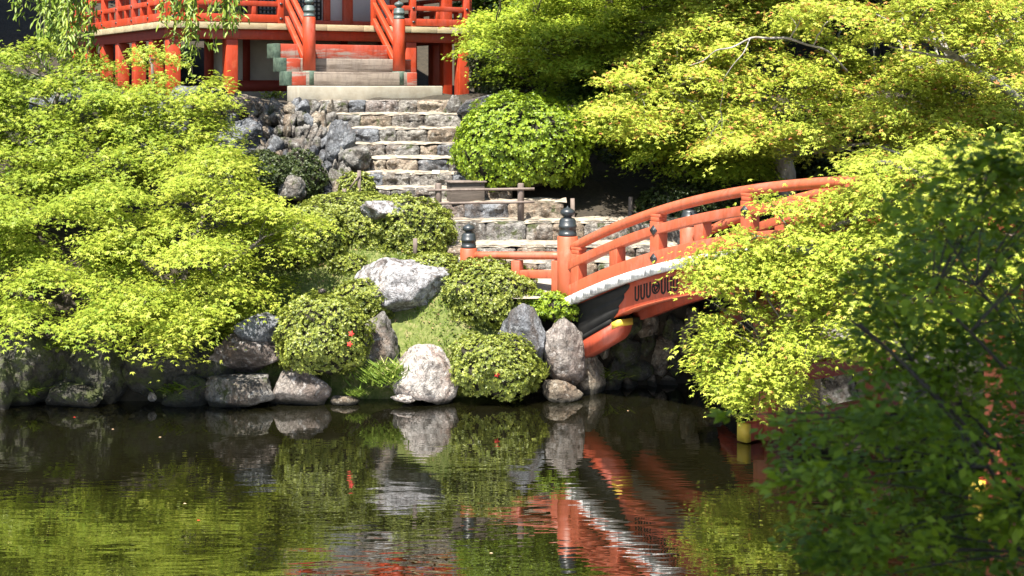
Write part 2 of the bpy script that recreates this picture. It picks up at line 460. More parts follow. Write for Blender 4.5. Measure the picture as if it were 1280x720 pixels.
# ---------------------------------------------------------------- ground and pond
POND = np.array([(-40, 20.6), (-12, 20.9), (-7.3, 21.15), (-3.4, 21.35), (-1.3, 21.35), (-0.2, 21.6), (0.8, 22.0), (1.6, 22.35), (2.8, 22.6),
                 (3.6, 23.5), (5.2, 23.9), (9, 23.6), (14, 22.6), (22, 21.5), (30, 19), (24, 16.5), (12, 14.6), (7, 13.4), (5.0, 12.4), (4.2, 10.3), (2, 8.4),
                 (-5, 8.0), (-40, 8)], float)

def pond_dist(x, y):
    """signed distance, positive inside the pond"""
    p = np.stack([x, y], -1)
    best = np.full(x.shape, 1e9); inside = np.zeros(x.shape, bool)
    n = len(POND)
    for i in range(n):
        a, b = POND[i], POND[(i + 1) % n]
        ab = b - a
        t = np.clip(((p - a) @ ab) / (ab @ ab), 0, 1)
        q = a + t[..., None] * ab
        best = np.minimum(best, np.linalg.norm(p - q, axis=-1))
        c = ((a[1] > y) != (b[1] > y)) & (x < (b[0] - a[0]) * (y - a[1]) / (b[1] - a[1] + 1e-12) + a[0])
        inside ^= c
    return np.where(inside, best, -best)

CP = np.array([
    (-12, 21.6, 0.9), (-9, 21.8, 1.0), (-7, 21.9, 1.0), (-5, 21.8, 0.9), (-3.7, 21.9, 0.75), (-2.6, 21.75, 0.45), (-1.9, 21.75, 0.4), (-1.2, 21.7, 0.45), (-0.2, 22.0, 0.75),
    (0.45, 22.25, 1.15), (0.8, 22.3, 1.25), (2.0, 22.9, 1.3), (3.2, 23.3, 1.3), (-0.95, 22.0, 0.95), (-1.8, 22.3, 1.05), (-0.5, 22.7, 1.55), (-3, 23, 1.6), (-3.6, 23, 1.5), (-1.8, 23.6, 1.95),
    (-3, 24.2, 2.1), (-4.2, 24.4, 2.2), (-0.2, 23.3, 1.62), (1.0, 23.3, 1.6), (0.5, 24.1, 1.85), (1.5, 24.1, 1.85), (2.6, 24.4, 1.8), (4, 25, 1.7), (0.2, 24.7, 2.1), (1.6, 25, 2.2), (3, 26, 2.3), (5, 26, 2.0),
    (8, 26, 2.0), (-1.5, 25.1, 2.2), (-2.5, 25.2, 2.3), (-0.5, 25.1, 2.2), (-1.5, 26, 2.75), (-1.5, 27, 3.4), (-2.5, 27, 3.4), (-0.2, 27, 3.3), (-1.5, 27.9, 4.0), (-1.5, 29, 4.25),
    (-3.5, 25.4, 2.45), (-5, 25.6, 2.5), (-7, 25.8, 2.9), (-3.6, 27.5, 4.1), (-5, 27.5, 4.1), (-7, 27.6, 4.1), (-8, 29, 4.25), (-4, 29, 4.25), (0, 29.5, 4.25), (-6, 36, 4.3), (2, 36, 4.3), (-2, 33, 4.3),
    (-6, 24, 2.0), (-9, 24, 2.3), (-10, 27, 3.8), (1.5, 27.5, 3.0), (3, 29, 3.3), (6, 30, 3.5), (10, 30, 3.6), (14, 34, 6), (4, 36, 5), (8, 42, 9), (0, 46, 9), (-10, 46, 9), (-16, 34, 6), (-16, 26, 3.5), (-25, 30, 5),
    (24, 34, 7), (24, 26, 3), (16, 24.5, 2), (0, 60, 15), (30, 55, 15), (-30, 55, 15),
    (0, 0, 2.9), (-8, 1, 2.9), (8, 2, 2.9), (0, -12, 3), (-15, -10, 3), (15, -10, 3), (5, 7, 1.6), (0, 5.5, 1.7), (-8, 5.5, 1.5), (8, 10, 1.6), (12, 11, 1.6), (6.5, 11.5, 1.3), (16, 10, 2), (24, 12, 2),
    (-30, 3, 2.5), (30, 5, 3)], float)

def tps_fit(cp, smooth=0.02):
    n = len(cp); X = cp[:, :2]
    r2 = ((X[:, None] - X[None]) ** 2).sum(-1)
    K = 0.5 * r2 * np.log(r2 + 1e-12) + smooth * np.eye(n)
    Pm = np.c_[np.ones(n), X]
    A = np.zeros((n + 3, n + 3)); A[:n, :n] = K; A[:n, n:] = Pm; A[n:, :n] = Pm.T
    return np.linalg.solve(A, np.r_[cp[:, 2], 0, 0, 0])
TPSW = tps_fit(CP)

def land(x, y):
    x = np.atleast_1d(np.asarray(x, float)); y = np.atleast_1d(np.asarray(y, float))
    q = np.stack([x.ravel(), y.ravel()], -1)
    out = np.zeros(len(q))
    for s in range(0, len(q), 20000):
        qq = q[s:s + 20000]
        r2 = ((qq[:, None] - CP[None, :, :2]) ** 2).sum(-1)
        out[s:s + 20000] = (0.5 * r2 * np.log(r2 + 1e-12)) @ TPSW[:-3] + TPSW[-3] + qq @ TPSW[-2:]
    return out.reshape(x.shape)

def ground_z(x, y):
    x = np.atleast_1d(np.asarray(x, float)); y = np.atleast_1d(np.asarray(y, float))
    d = pond_dist(x, y)
    l = land(x, y)
    l = l + 0.06 * fbm(np.stack([x, y, 0 * x], -1).reshape(-1, 3) * 1.3, 5).reshape(x.shape)
    k = np.clip((-d + 0.05) / 0.35, 0, 1); k = k * k * (3 - 2 * k)
    return -0.9 * (1 - k) + np.maximum(l, 0.12) * k

def build_ground():
    # fine sheet near the garden, widening outward, so the ground reaches past everything in view
    xs = np.unique(np.concatenate([np.linspace(-70, -12, 24), np.linspace(-12, 10, 200), np.linspace(10, 70, 26)]))
    ys = np.unique(np.concatenate([np.linspace(-40, 6, 26), np.linspace(6, 19.5, 50), np.linspace(19.5, 30, 150), np.linspace(30, 120, 34)]))
    X, Y = np.meshgrid(xs, ys)
    Xc, Yc = np.clip(X, -32, 32), np.clip(Y, -14, 62)
    Z = ground_z(X, Y)
    far = (np.abs(X - Xc) + np.abs(Y - Yc)) > 0
    Zf = ground_z(Xc, Yc) + 0.12 * np.maximum(Y - 62, 0)
    Z = np.where(far, Zf, Z)
    V = np.stack([X, Y, Z], -1).reshape(-1, 3)
    ny, nx = X.shape
    i = np.arange(ny - 1)[:, None] * nx; j = np.arange(nx - 1)[None, :]
    Fq = np.stack([i + j, i + j + 1, i + nx + j + 1, i + nx + j], -1).reshape(-1, 4)
    o = mesh_obj("ground", MB().add(V, Fq), M['ground'], smooth=True, origin=(0, 0, 0))
    setting(o)
build_ground()

def build_water():
    V = [(-45, 5, 0), (40, 5, 0), (40, 26, 0), (-45, 26, 0)]
    setting(mesh_obj("pond_water", MB().add(V, [(0, 1, 2, 3)]), M['water'], origin=(0, 0, 0)))
build_water()

# ---------------------------------------------------------------- rocks
_ico = {}
def ico(sub):
    if sub not in _ico:
        bm = bmesh.new(); bmesh.ops.create_icosphere(bm, subdivisions=sub, radius=1)
        bm.verts.ensure_lookup_table()
        V = np.array([v.co[:] for v in bm.verts]); Fc = np.array([[v.index for v in f.verts] for f in bm.faces])
        bm.free(); _ico[sub] = (norm(V), Fc)
    return _ico[sub]

def rock_verts(c, rad, seed, nplanes=13, cuts=(), rough=0.08, fine=0.04, sub=5, rot=0.0, hmin=0.60, tilt=0.0):
    rng = np.random.default_rng(seed)
    D, Fc = ico(sub)
    r = np.full(len(D), 1.06)
    pl = [(norm(rng.normal(size=3)), rng.uniform(hmin, 0.98)) for _ in range(nplanes)]
    pl += [(norm(np.array(q[:3], float)), q[3]) for q in cuts]
    for n_, h in pl:
        dn = D @ n_
        rr = np.where(dn > 0.05, h / np.maximum(dn, 0.05), 9)
        k = 48.0
        r = -np.log(np.exp(-k * r) + np.exp(-k * np.minimum(rr, 3))) / k
    V = D * r[:, None]
    off = rng.uniform(0, 50, 3)
    nz = fbm(V * 1.8 + off, seed, 4)
    rid = 1 - np.abs(noise3(V * np.array([2.5, 2.5, 4.2]) + off, seed + 3))
    fn = fbm(V * 7 + off, seed + 9, 3)
    V = V * (1 + rough * nz + rough * 0.6 * (rid - 0.6) + fine * fn)[:, None]
    V = V * np.asarray(rad)
    if tilt:
        ct, st = math.cos(tilt), math.sin(tilt)
        V = np.stack([V[:, 0] * ct - V[:, 2] * st, V[:, 1], V[:, 0] * st + V[:, 2] * ct], -1)
    cr, sr = math.cos(rot), math.sin(rot)
    V = np.stack([V[:, 0] * cr - V[:, 1] * sr, V[:, 0] * sr + V[:, 1] * cr, V[:, 2]], -1)
    return V + np.asarray(c), Fc

def rock(label, px, py, rx, ry, d, mat, seed, depth=None, name="boulder", cat="rock", group=None, **kw):
    s = d / F
    c = P(px, py, d)
    V, Fc = rock_verts(c, (rx * s, depth if depth else rx * s * 0.8, ry * s), seed, **kw)
    o = mesh_obj(name, MB().add(V, Fc), M[mat], smooth=True)
    return tag(o, label, cat, group)

G_SH = "rocks along the pond edge"
rock("big rounded white boulder at the water's edge between two clipped shrubs", 533, 470, 41, 44, 21.35, 'r_white', 3, cuts=[(-.7, -.3, .6, .72), (.75, -.2, .55, .78)], rough=0.04, group=G_SH)
rock("large pale lichen-covered rock with a flat sloping top above the lawn", 506, 362, 66, 47, 22.6, 'r_pale', 12, cuts=[(.25, -.2, .95, .70), (-.75, -.4, .5, .7), (.2, -.5, -.8, .6)], group=G_SH, rough=0.06, fine=0.04)
rock("grey leaning slab rock to the left of the white boulder", 472, 446, 40, 54, 21.7, 'r_grey', 23, cuts=[(.75, -.3, .35, .62), (-.5, -.3, .75, .75)], group=G_SH, rot=.2)
rock("lichen-spotted brown rock in the water under the left clipped shrub", 372, 484, 42, 33, 21.3, 'r_brown', 31, group=G_SH, cuts=[(-.6, -.3, .7, .7), (0, -.9, .3, .75)])
rock("pale-topped rock ledge beside the left clipped shrub, above the dark hollow", 327, 408, 33, 21, 21.4, 'r_blue', 44, group=G_SH, cuts=[(.2, -.1, 1, .65)])
rock("dark overhanging rock beneath the pale ledge by the left maple", 308, 442, 50, 31, 21.55, 'r_brown', 45, group=G_SH, cuts=[(0, -.5, -.8, .6)])
rock("low grey-green rock in shade at the water under the overhang", 300, 487, 46, 24, 21.2, 'r_grey', 51, group=G_SH, cuts=[(0, 0, 1, .7)])
rock("dark bluish jagged rock behind the right waterside shrub", 657, 430, 37, 46, 21.65, 'r_blue', 66, group=G_SH, cuts=[(.7, -.3, .6, .62), (-.8, -.2, .4, .75)], fine=0.04)
rock("tall smooth grey rock standing next to the bridge end", 706, 436, 32, 46, 21.75, 'r_brown', 71, group=G_SH, cuts=[(-.2, -.2, .95, .85), (.95, -.2, .1, .75)])
rock("tan upright rock at the waterline under the bridge corbel", 736, 470, 24, 36, 22.05, 'r_tan', 78, group=G_SH, cuts=[(.8, -.3, .5, .6)])
rock("small striped rock lying in the water in front of the bridge rocks", 700, 489, 26, 17, 21.5, 'r_tan', 83, group=G_SH, cuts=[(0, 0, 1, .8)])
rock("bluish dark wedge of rock left of the tall grey rock, low", 672, 455, 22, 22, 21.75, 'r_blue', 87, group=G_SH)
rock("little mossy stone at the waterline between brown rock and white boulder", 432, 500, 17, 8, 21.2, 'r_tan', 91, group=G_SH)
rock("flat pale stone at the foot of the white boulder", 505, 498, 16, 6, 21.1, 'r_white', 92, group=G_SH)
rock("small white stone at the waterline below the left maple", 191, 496, 6, 6, 21.0, 'r_white', 93, group=G_SH)
rock("white stone lying on the sunlit grass slope", 402, 364, 5, 4, 22.6, 'r_white', 95, sub=3)
rock("pale rock poking out of the spreading shrub below the stone steps", 476, 262, 30, 15, 23.6, 'r_pale', 97, cuts=[(.3, -.3, .9, .7)])
rock("mossy rock at the far left edge of the pond", 4, 486, 22, 36, 20.9, 'r_moss_shade', 98, group=G_SH)
# shaded rocks of the left bank
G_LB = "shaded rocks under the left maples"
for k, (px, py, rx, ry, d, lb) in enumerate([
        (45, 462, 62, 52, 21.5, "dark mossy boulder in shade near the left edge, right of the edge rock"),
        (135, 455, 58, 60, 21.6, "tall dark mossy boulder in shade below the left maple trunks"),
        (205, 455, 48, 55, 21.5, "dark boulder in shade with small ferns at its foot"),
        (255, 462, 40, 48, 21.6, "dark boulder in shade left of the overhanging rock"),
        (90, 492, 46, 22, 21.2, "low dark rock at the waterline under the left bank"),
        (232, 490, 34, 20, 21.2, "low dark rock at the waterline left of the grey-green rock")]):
    rock(lb, px, py, rx, ry, d, 'r_moss_shade', 110 + k, group=G_LB, rough=0.09)
# rocks around the stone wall and upper slope
G_UP = "large stones of the upper slope"
rock("large rounded blue-grey boulder set in the stone wall", 303, 170, 38, 29, 26.7, 'r_blue', 131, group=G_UP)
rock("pale craggy boulder on top of the stone wall below the temple posts", 300, 132, 34, 18, 27.2, 'r_tan', 133, group=G_UP, fine=0.05)
rock("blue-grey boulder under the temple corner post", 243, 128, 40, 22, 27.3, 'r_blue', 134, group=G_UP)
rock("blue boulder at the left end of the middle stone steps", 425, 182, 26, 30, 26.4, 'r_blue', 136, group=G_UP)
rock("rounded boulder just right of the blue one beside the stone steps", 447, 197, 17, 17, 26.0, 'r_grey', 137, group=G_UP)
rock("dark flat-topped slab at the right end of the top stone step", 598, 131, 31, 15, 27.4, 'r_blue', 138, group=G_UP, tilt=0.22, cuts=[(0, 0, 1, .6), (0, -1, 0, .6)])
rock("upright pale stone at the right end of the top steps", 566, 137, 12, 18, 27.6, 'r_grey', 139, group=G_UP)
rock("grey rock half covered by the dark shrub under the stone wall", 364, 236, 18, 18, 25.25, 'r_grey', 141, group=G_UP)
rock("grey rock glimpsed behind the left maple branches", 345, 300, 20, 34, 23.8, 'r_blue', 142, group=G_UP)
rock("grey rock on the left slope seen through the maple leaves", 70, 205, 45, 30, 25.6, 'r_blue', 143, group=G_UP)
rock("grey rock on the left slope above the maple, nearer the temple", 160, 200, 40, 30, 25.8, 'r_grey', 144, group=G_UP)
# far shore behind the bridge
G_FS = "rocks on the shore behind the bridge"
for k, (px, py, rx, ry, d, mt, lb) in enumerate([
        (925, 440, 40, 34, 23.7, 'r_moss_shade', "dark rock on the shore behind the bridge pier"),
        (1045, 436, 40, 34, 24.2, 'r_grey', "sunlit grey rock on the shore seen under the bridge"),
        (1130, 440, 50, 36, 24.2, 'r_grey', "grey shore rock behind the far bridge post"),
        (1225, 440, 55, 40, 24.0, 'r_moss_shade', "dark shore rock at the right behind the foreground leaves")]):
    rock(lb, px, py, rx, ry, d, mt, 150 + k, group=G_FS)

# ---------------------------------------------------------------- rubble walls
def rubble(mb, corner_bl, corner_br, corner_tl, corner_tr, rows, cols, seed, depth=0.22, idx=None, nm=1):
    rng = np.random.default_rng(seed)
    a, b, c, e = map(np.asarray, (corner_bl, corner_br, corner_tl, corner_tr))
    for i in range(rows):
        cc = cols + rng.integers(-1, 2)
        x0 = 0.0
        ws = rng.uniform(0.6, 1.5, cc); ws = ws / ws.sum()
        for j in range(cc):
            u = x0 + ws[j] / 2; x0 += ws[j]
            v = (i + 0.5 + rng.uniform(-.22, .22)) / rows
            bot = a + (b - a) * u; top = c + (e - c) * u
            p = bot + (top - bot) * v
            w = np.linalg.norm(b - a) * ws[j] * 0.60
            h = np.linalg.norm(top - bot) / rows * 0.66
            V, Fc = rock_verts(p + np.array([0, rng.uniform(-.05, .06), 0]), (w * rng.uniform(.8, 1.1), depth, h * rng.uniform(.8, 1.3)), int(rng.integers(1e6)), 12, sub=4, rough=0.10, fine=0.05, tilt=rng.uniform(-.35, .35), hmin=0.58)
            mb.add(V, Fc)
            if idx is not None:
                idx.extend([int(rng.integers(nm))] * len(Fc))

def stone_wall():
    mb = MB(); idx = []
    rubble(mb, P(285, 262, 25.9), P(455, 262, 25.5), P(318, 131, 27.2), P(412, 131, 27.2), 9, 13, 5, idx=idx, nm=4)
    o = mesh_obj("stone_wall", mb, [M['r_grey'], M['r_tan'], M['r_blue'], M['r_step']], smooth=True, matidx=idx)
    tag(o, "rough dry-stone retaining wall of small stones left of the stone steps", "wall")
    mb = MB(); idx = []
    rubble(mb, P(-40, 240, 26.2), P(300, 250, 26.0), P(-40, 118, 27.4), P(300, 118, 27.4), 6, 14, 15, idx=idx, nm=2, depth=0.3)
    o = mesh_obj("stone_wall", mb, [M['r_moss_shade'], M['r_blue']], smooth=True, matidx=idx)
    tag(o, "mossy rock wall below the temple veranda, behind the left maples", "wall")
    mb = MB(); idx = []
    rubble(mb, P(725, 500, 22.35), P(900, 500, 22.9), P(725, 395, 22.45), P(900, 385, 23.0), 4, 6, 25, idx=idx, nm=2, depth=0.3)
    o = mesh_obj("stone_wall", mb, [M['r_moss_shade'], M['r_tan']], smooth=True, matidx=idx)
    tag(o, "dark stone abutment wall in shadow under the bridge end", "wall")
stone_wall()

# ---------------------------------------------------------------- stone stairway
def stone_block(c, half, seed, n=7):
    """a hewn stone: subdivided rounded box with a rough face"""
    rng = np.random.default_rng(seed)
    D, Fc = ico(4)
    e = 9.0
    r = 1.0 / ((np.abs(D) ** e).sum(-1)) ** (1 / e)
    V = D * r[:, None]
    off = rng.uniform(0, 90, 3)
    V = V * np.asarray(half)
    dn = fbm(V * 4.5 + off, seed, 4); dn2 = fbm(V * 16 + off, seed + 5, 2)
    amt = np.array([0.018, 0.06, 0.012])
    fr = np.clip((-V[:, 1] / half[1] - 0.1) / 0.9, 0, 1) * np.clip((V[:, 2] / half[2] - 0.2) / 0.5, 0, 1)
    V[:, 2] -= 0.05 * fr ** 1.3            # worn nosing
    V = V + norm(V) * (dn[:, None] * amt + dn2[:, None] * amt * 0.35)
    return V + np.asarray(c), Fc

STEPS = [  # d, top z, px left, px right
    (23.05, 1.82, 565, 850), (23.55, 2.01, 560, 845), (24.3, 2.333, 562, 880), (24.9, 2.616, 540, 705), (25.3, 2.818, 465, 640), (25.7, 3.055, 455, 606),
    (26.1, 3.301, 434, 592), (26.5, 3.54, 446, 584), (26.9, 3.802, 438, 578), (27.3, 4.057, 413, 577), (27.7, 4.305, 398, 566)]
def stairway():
    root = thing("stone_stairway", "rough stone steps climbing from the bridge path up to the red temple hall", "steps", (-0.6, 23.0, 1.6))
    rng = np.random.default_rng(8)
    for i, (d, zt, pl, pr) in enumerate(STEPS):
        zb = STEPS[i - 1][1] if i else 1.62
        xl, xr = (pl - CX) / F * d, (pr - CX) / F * d
        mb = MB(); idx = []
        x = xl
        h = zt - zb + 0.10
        while x < xr - 0.05:
            w = rng.uniform(0.26, 0.62) if i > 3 else rng.uniform(0.4, 0.85)
            if xr - x - w < 0.22: w = xr - x
            jz = rng.uniform(-.006, .006); jy = rng.uniform(-.035, .03)
            V, Fc = stone_block((x + w / 2, d + 0.16 + jy, zt - h / 2 + jz - 0.006), (w / 2 + 0.002, 0.18, h / 2), int(rng.integers(1e6)))
            mb.add(V, Fc); idx += [int(rng.choice([0, 0, 1, 2, 3, 4]))] * len(Fc)
            x += w
        st = mesh_obj("step", mb, [M['r_step'], M['r_stepwarm'], M['r_grey'], M['r_blue'], M['r_brown']], root, smooth=True, matidx=idx)
        dn = (STEPS[i + 1][0] if i + 1 < len(STEPS) else 29.2)
        # earth and leaf litter behind the stone edge
        nx = 40
        xs = np.linspace(xl - 0.05, xr + 0.05, nx)
        ys = np.linspace(d + 0.035, dn + 0.12, 8)
        X, Y = np.meshgrid(xs, ys)
        Z = zt - 0.030 + 0.052 * np.clip((Y - d) / max(0.2, dn - d), 0, 1) * (1 if dn - d < 0.8 else 0.35) + 0.018 * fbm(np.stack([X, Y, 0 * X], -1).reshape(-1, 3) * 5, i).reshape(X.shape)
        V = np.stack([X, Y, Z], -1).reshape(-1, 3)
        ii = np.arange(7)[:, None] * nx; jj = np.arange(nx - 1)[None, :]
        mesh_obj("tread", MB().add(V, np.stack([ii + jj, ii + jj + 1, ii + nx + jj + 1, ii + nx + jj], -1).reshape(-1, 4)), M['sandtread'], st, smooth=True)
    return root
stairway()
# short gravel approach between bridge and steps
def path():
    xs = np.linspace(0.0, 3.6, 40); ys = np.linspace(21.95, 23.4, 16)
    V = []; 
    for y in ys:
        for x in xs:
            V.append((x - 0.1 * (y - 22) , y + 0.42 * max(0, x - 1.0) , 1.40 + 0.20 * min(1, max(0, (y - 21.95) / 1.0))))
    nx = 40
    ii = np.arange(15)[:, None] * nx; jj = np.arange(nx - 1)[None, :]
    setting(mesh_obj("path", MB().add(V, np.stack([ii + jj, ii + jj + 1, ii + nx + jj + 1, ii + nx + jj], -1).reshape(-1, 4)), M['path'], smooth=True))
path()

# ---------------------------------------------------------------- arched bridge
BO = np.array([0.79, 22.05]); BU = np.array([0.61, -0.792]); BU = BU / np.linalg.norm(BU); BV = np.array([-BU[1], BU[0]])
BW, BL = 2.63, 14.6
def B(t, w, z):
    q = BO + BU * t + BV * w
    return np.array([q[0], q[1], z])
def deck_z(t):
    return 2.70 - 1.35 * (abs(7.3 - t) / 7.3) ** 2.4
def bar(mb, t0, t1, w0, w1, zlo, zhi, n=None, tints=None):
    n = n or max(2, int(abs(t1 - t0) / 0.18) + 1)
    ts = np.linspace(t0, t1, n)
    V = []
    for t in ts:
        V += [B(t, w0, zlo(t)), B(t, w1, zlo(t)), B(t, w1, zhi(t)), B(t, w0, zhi(t))]
    Fc = [(0, 1, 2, 3), tuple((n - 1) * 4 + k for k in (3, 2, 1, 0))]
    for i in range(n - 1):
        for k in range(4):
            Fc.append((i * 4 + k, (i + 1) * 4 + k, (i + 1) * 4 + (k + 1) % 4, i * 4 + (k + 1) % 4))
    mb.add(V, Fc)
    return mb
BAX = np.array([[BU[0], BU[1], 0], [BV[0], BV[1], 0], [0, 0, 1]])

FINIAL = [(0.128, 0.0), (0.136, 0.015), (0.136, 0.05), (0.127, 0.055), (0.127, 0.12), (0.137, 0.125), (0.137, 0.165), (0.127, 0.172), (0.122, 0.235), (0.105, 0.262), (0.062, 0.275), (0.056, 0.292),
          (0.075, 0.300), (0.105, 0.325), (0.112, 0.352), (0.104, 0.380), (0.070, 0.405), (0.030, 0.422), (0.012, 0.435), (0.004, 0.452)]
def newel(root, x, y, zb, zt, r=0.155, sc=1.0, mat='bridge', fmat='bronze', base=False):
    mb = MB().lathe((x, y, zb), [(r, 0), (r, zt - zb - 0.012), (r - 0.012, zt - zb)], 24)
    nw = mesh_obj("newel_post", mb, M[mat], root, smooth=False)
    for p in nw.data.polygons:
        p.use_smooth = len(p.vertices) == 4
    f = MB().lathe((x, y, zt), [(a * sc, b * sc) for a, b in FINIAL], 24)
    fo = mesh_obj("finial", f, M[fmat], nw, smooth=True)
    if base:
        mesh_obj("base_sleeve", MB().lathe((x, y, zb - 0.004), [(r + 0.012, 0), (r + 0.012, 0.27), (r + 0.002, 0.275)], 24), M['copper'], nw)
    return nw

def emblem(gd, tc, w):
    """six U-shaped marks and a three-comma roundel on the girder face"""
    def pt(s, h, out):
        # s along the bridge from the emblem's centre, h up from the centre line of the girder
        return B(tc + s, w - out, deck_z(tc + s) - 0.305 + h)
    mb = MB()
    def ribbon(pts, wd):
        pts = np.array(pts); T = norm(np.gradient(pts, axis=0)); N = np.stack([-T[:, 1], T[:, 0]], -1)
        a = pts + N * wd / 2; b = pts - N * wd / 2
        V = []
        for q in (a, b):
            V += [pt(p[0], p[1], 0.006) for p in q]
        for q in (a, b):
            V += [pt(p[0], p[1], -0.002) for p in q]
        n = len(pts)
        Fc = [(i, i + 1, n + i + 1, n + i) for i in range(n - 1)]
        Fc += [(i, 2 * n + i, 2 * n + i + 1, i + 1) for i in range(n - 1)] + [(n + i, n + i + 1, 3 * n + i + 1, 3 * n + i) for i in range(n - 1)]
        mb.add(V, Fc)
    for sgn in (-1, 1):
        for k in range(3):
            s = sgn * (0.150 + 0.118 * k)
            r = 0.034
            arc = [(s - r, 0.10), (s - r, 0.0), (s - r, -0.055)] + [(s - r * math.cos(a), -0.06 - r * 1.3 * math.sin(a)) for a in np.linspace(0.2, math.pi - 0.2, 8)] + [(s + r, -0.055), (s + r, 0.0), (s + r, 0.10)]
            ribbon(arc, 0.028)
    ribbon([(0.073 * math.cos(a), 0.078 * math.sin(a)) for a in np.linspace(0, 2 * math.pi, 25)], 0.022)
    for k in range(3):                               # commas: head plus curling tail
        a0 = k * 2 * math.pi / 3 + 0.4
        pts = []
        for q in np.linspace(0, 1, 9):
            a = a0 + q * 2.5; rr = 0.022 + 0.030 * q
            pts.append((rr * math.cos(a), rr * math.sin(a)))
        ribbon(pts, 0.024)
    mesh_obj("emblem", mb, M['matte_black'], gd)

def diamond(root, t, w, z, s=0.072):
    mb = MB()
    c = B(t, w, z)
    sl = (deck_z(t + .1) - deck_z(t - .1)) / .2
    u = np.array([BU[0], BU[1], sl * 0.0]); v = np.array([0, 0, 1.0]); n = np.array([-BV[0], -BV[1], 0])
    for rr, o0, o1 in ((1.0, -0.002, 0.008), (0.55, 0.006, 0.016)):
        cr = [c + s * rr * q + n * o for o in (o0, o1) for q in (u, v, -u, -v)]
        mb.add(cr, [(4, 5, 6, 7), (0, 4, 7, 3), (3, 7, 6, 2), (2, 6, 5, 1), (1, 5, 4, 0)])
    mesh_obj("metal_fitting", mb, M['blackpaint'], root)

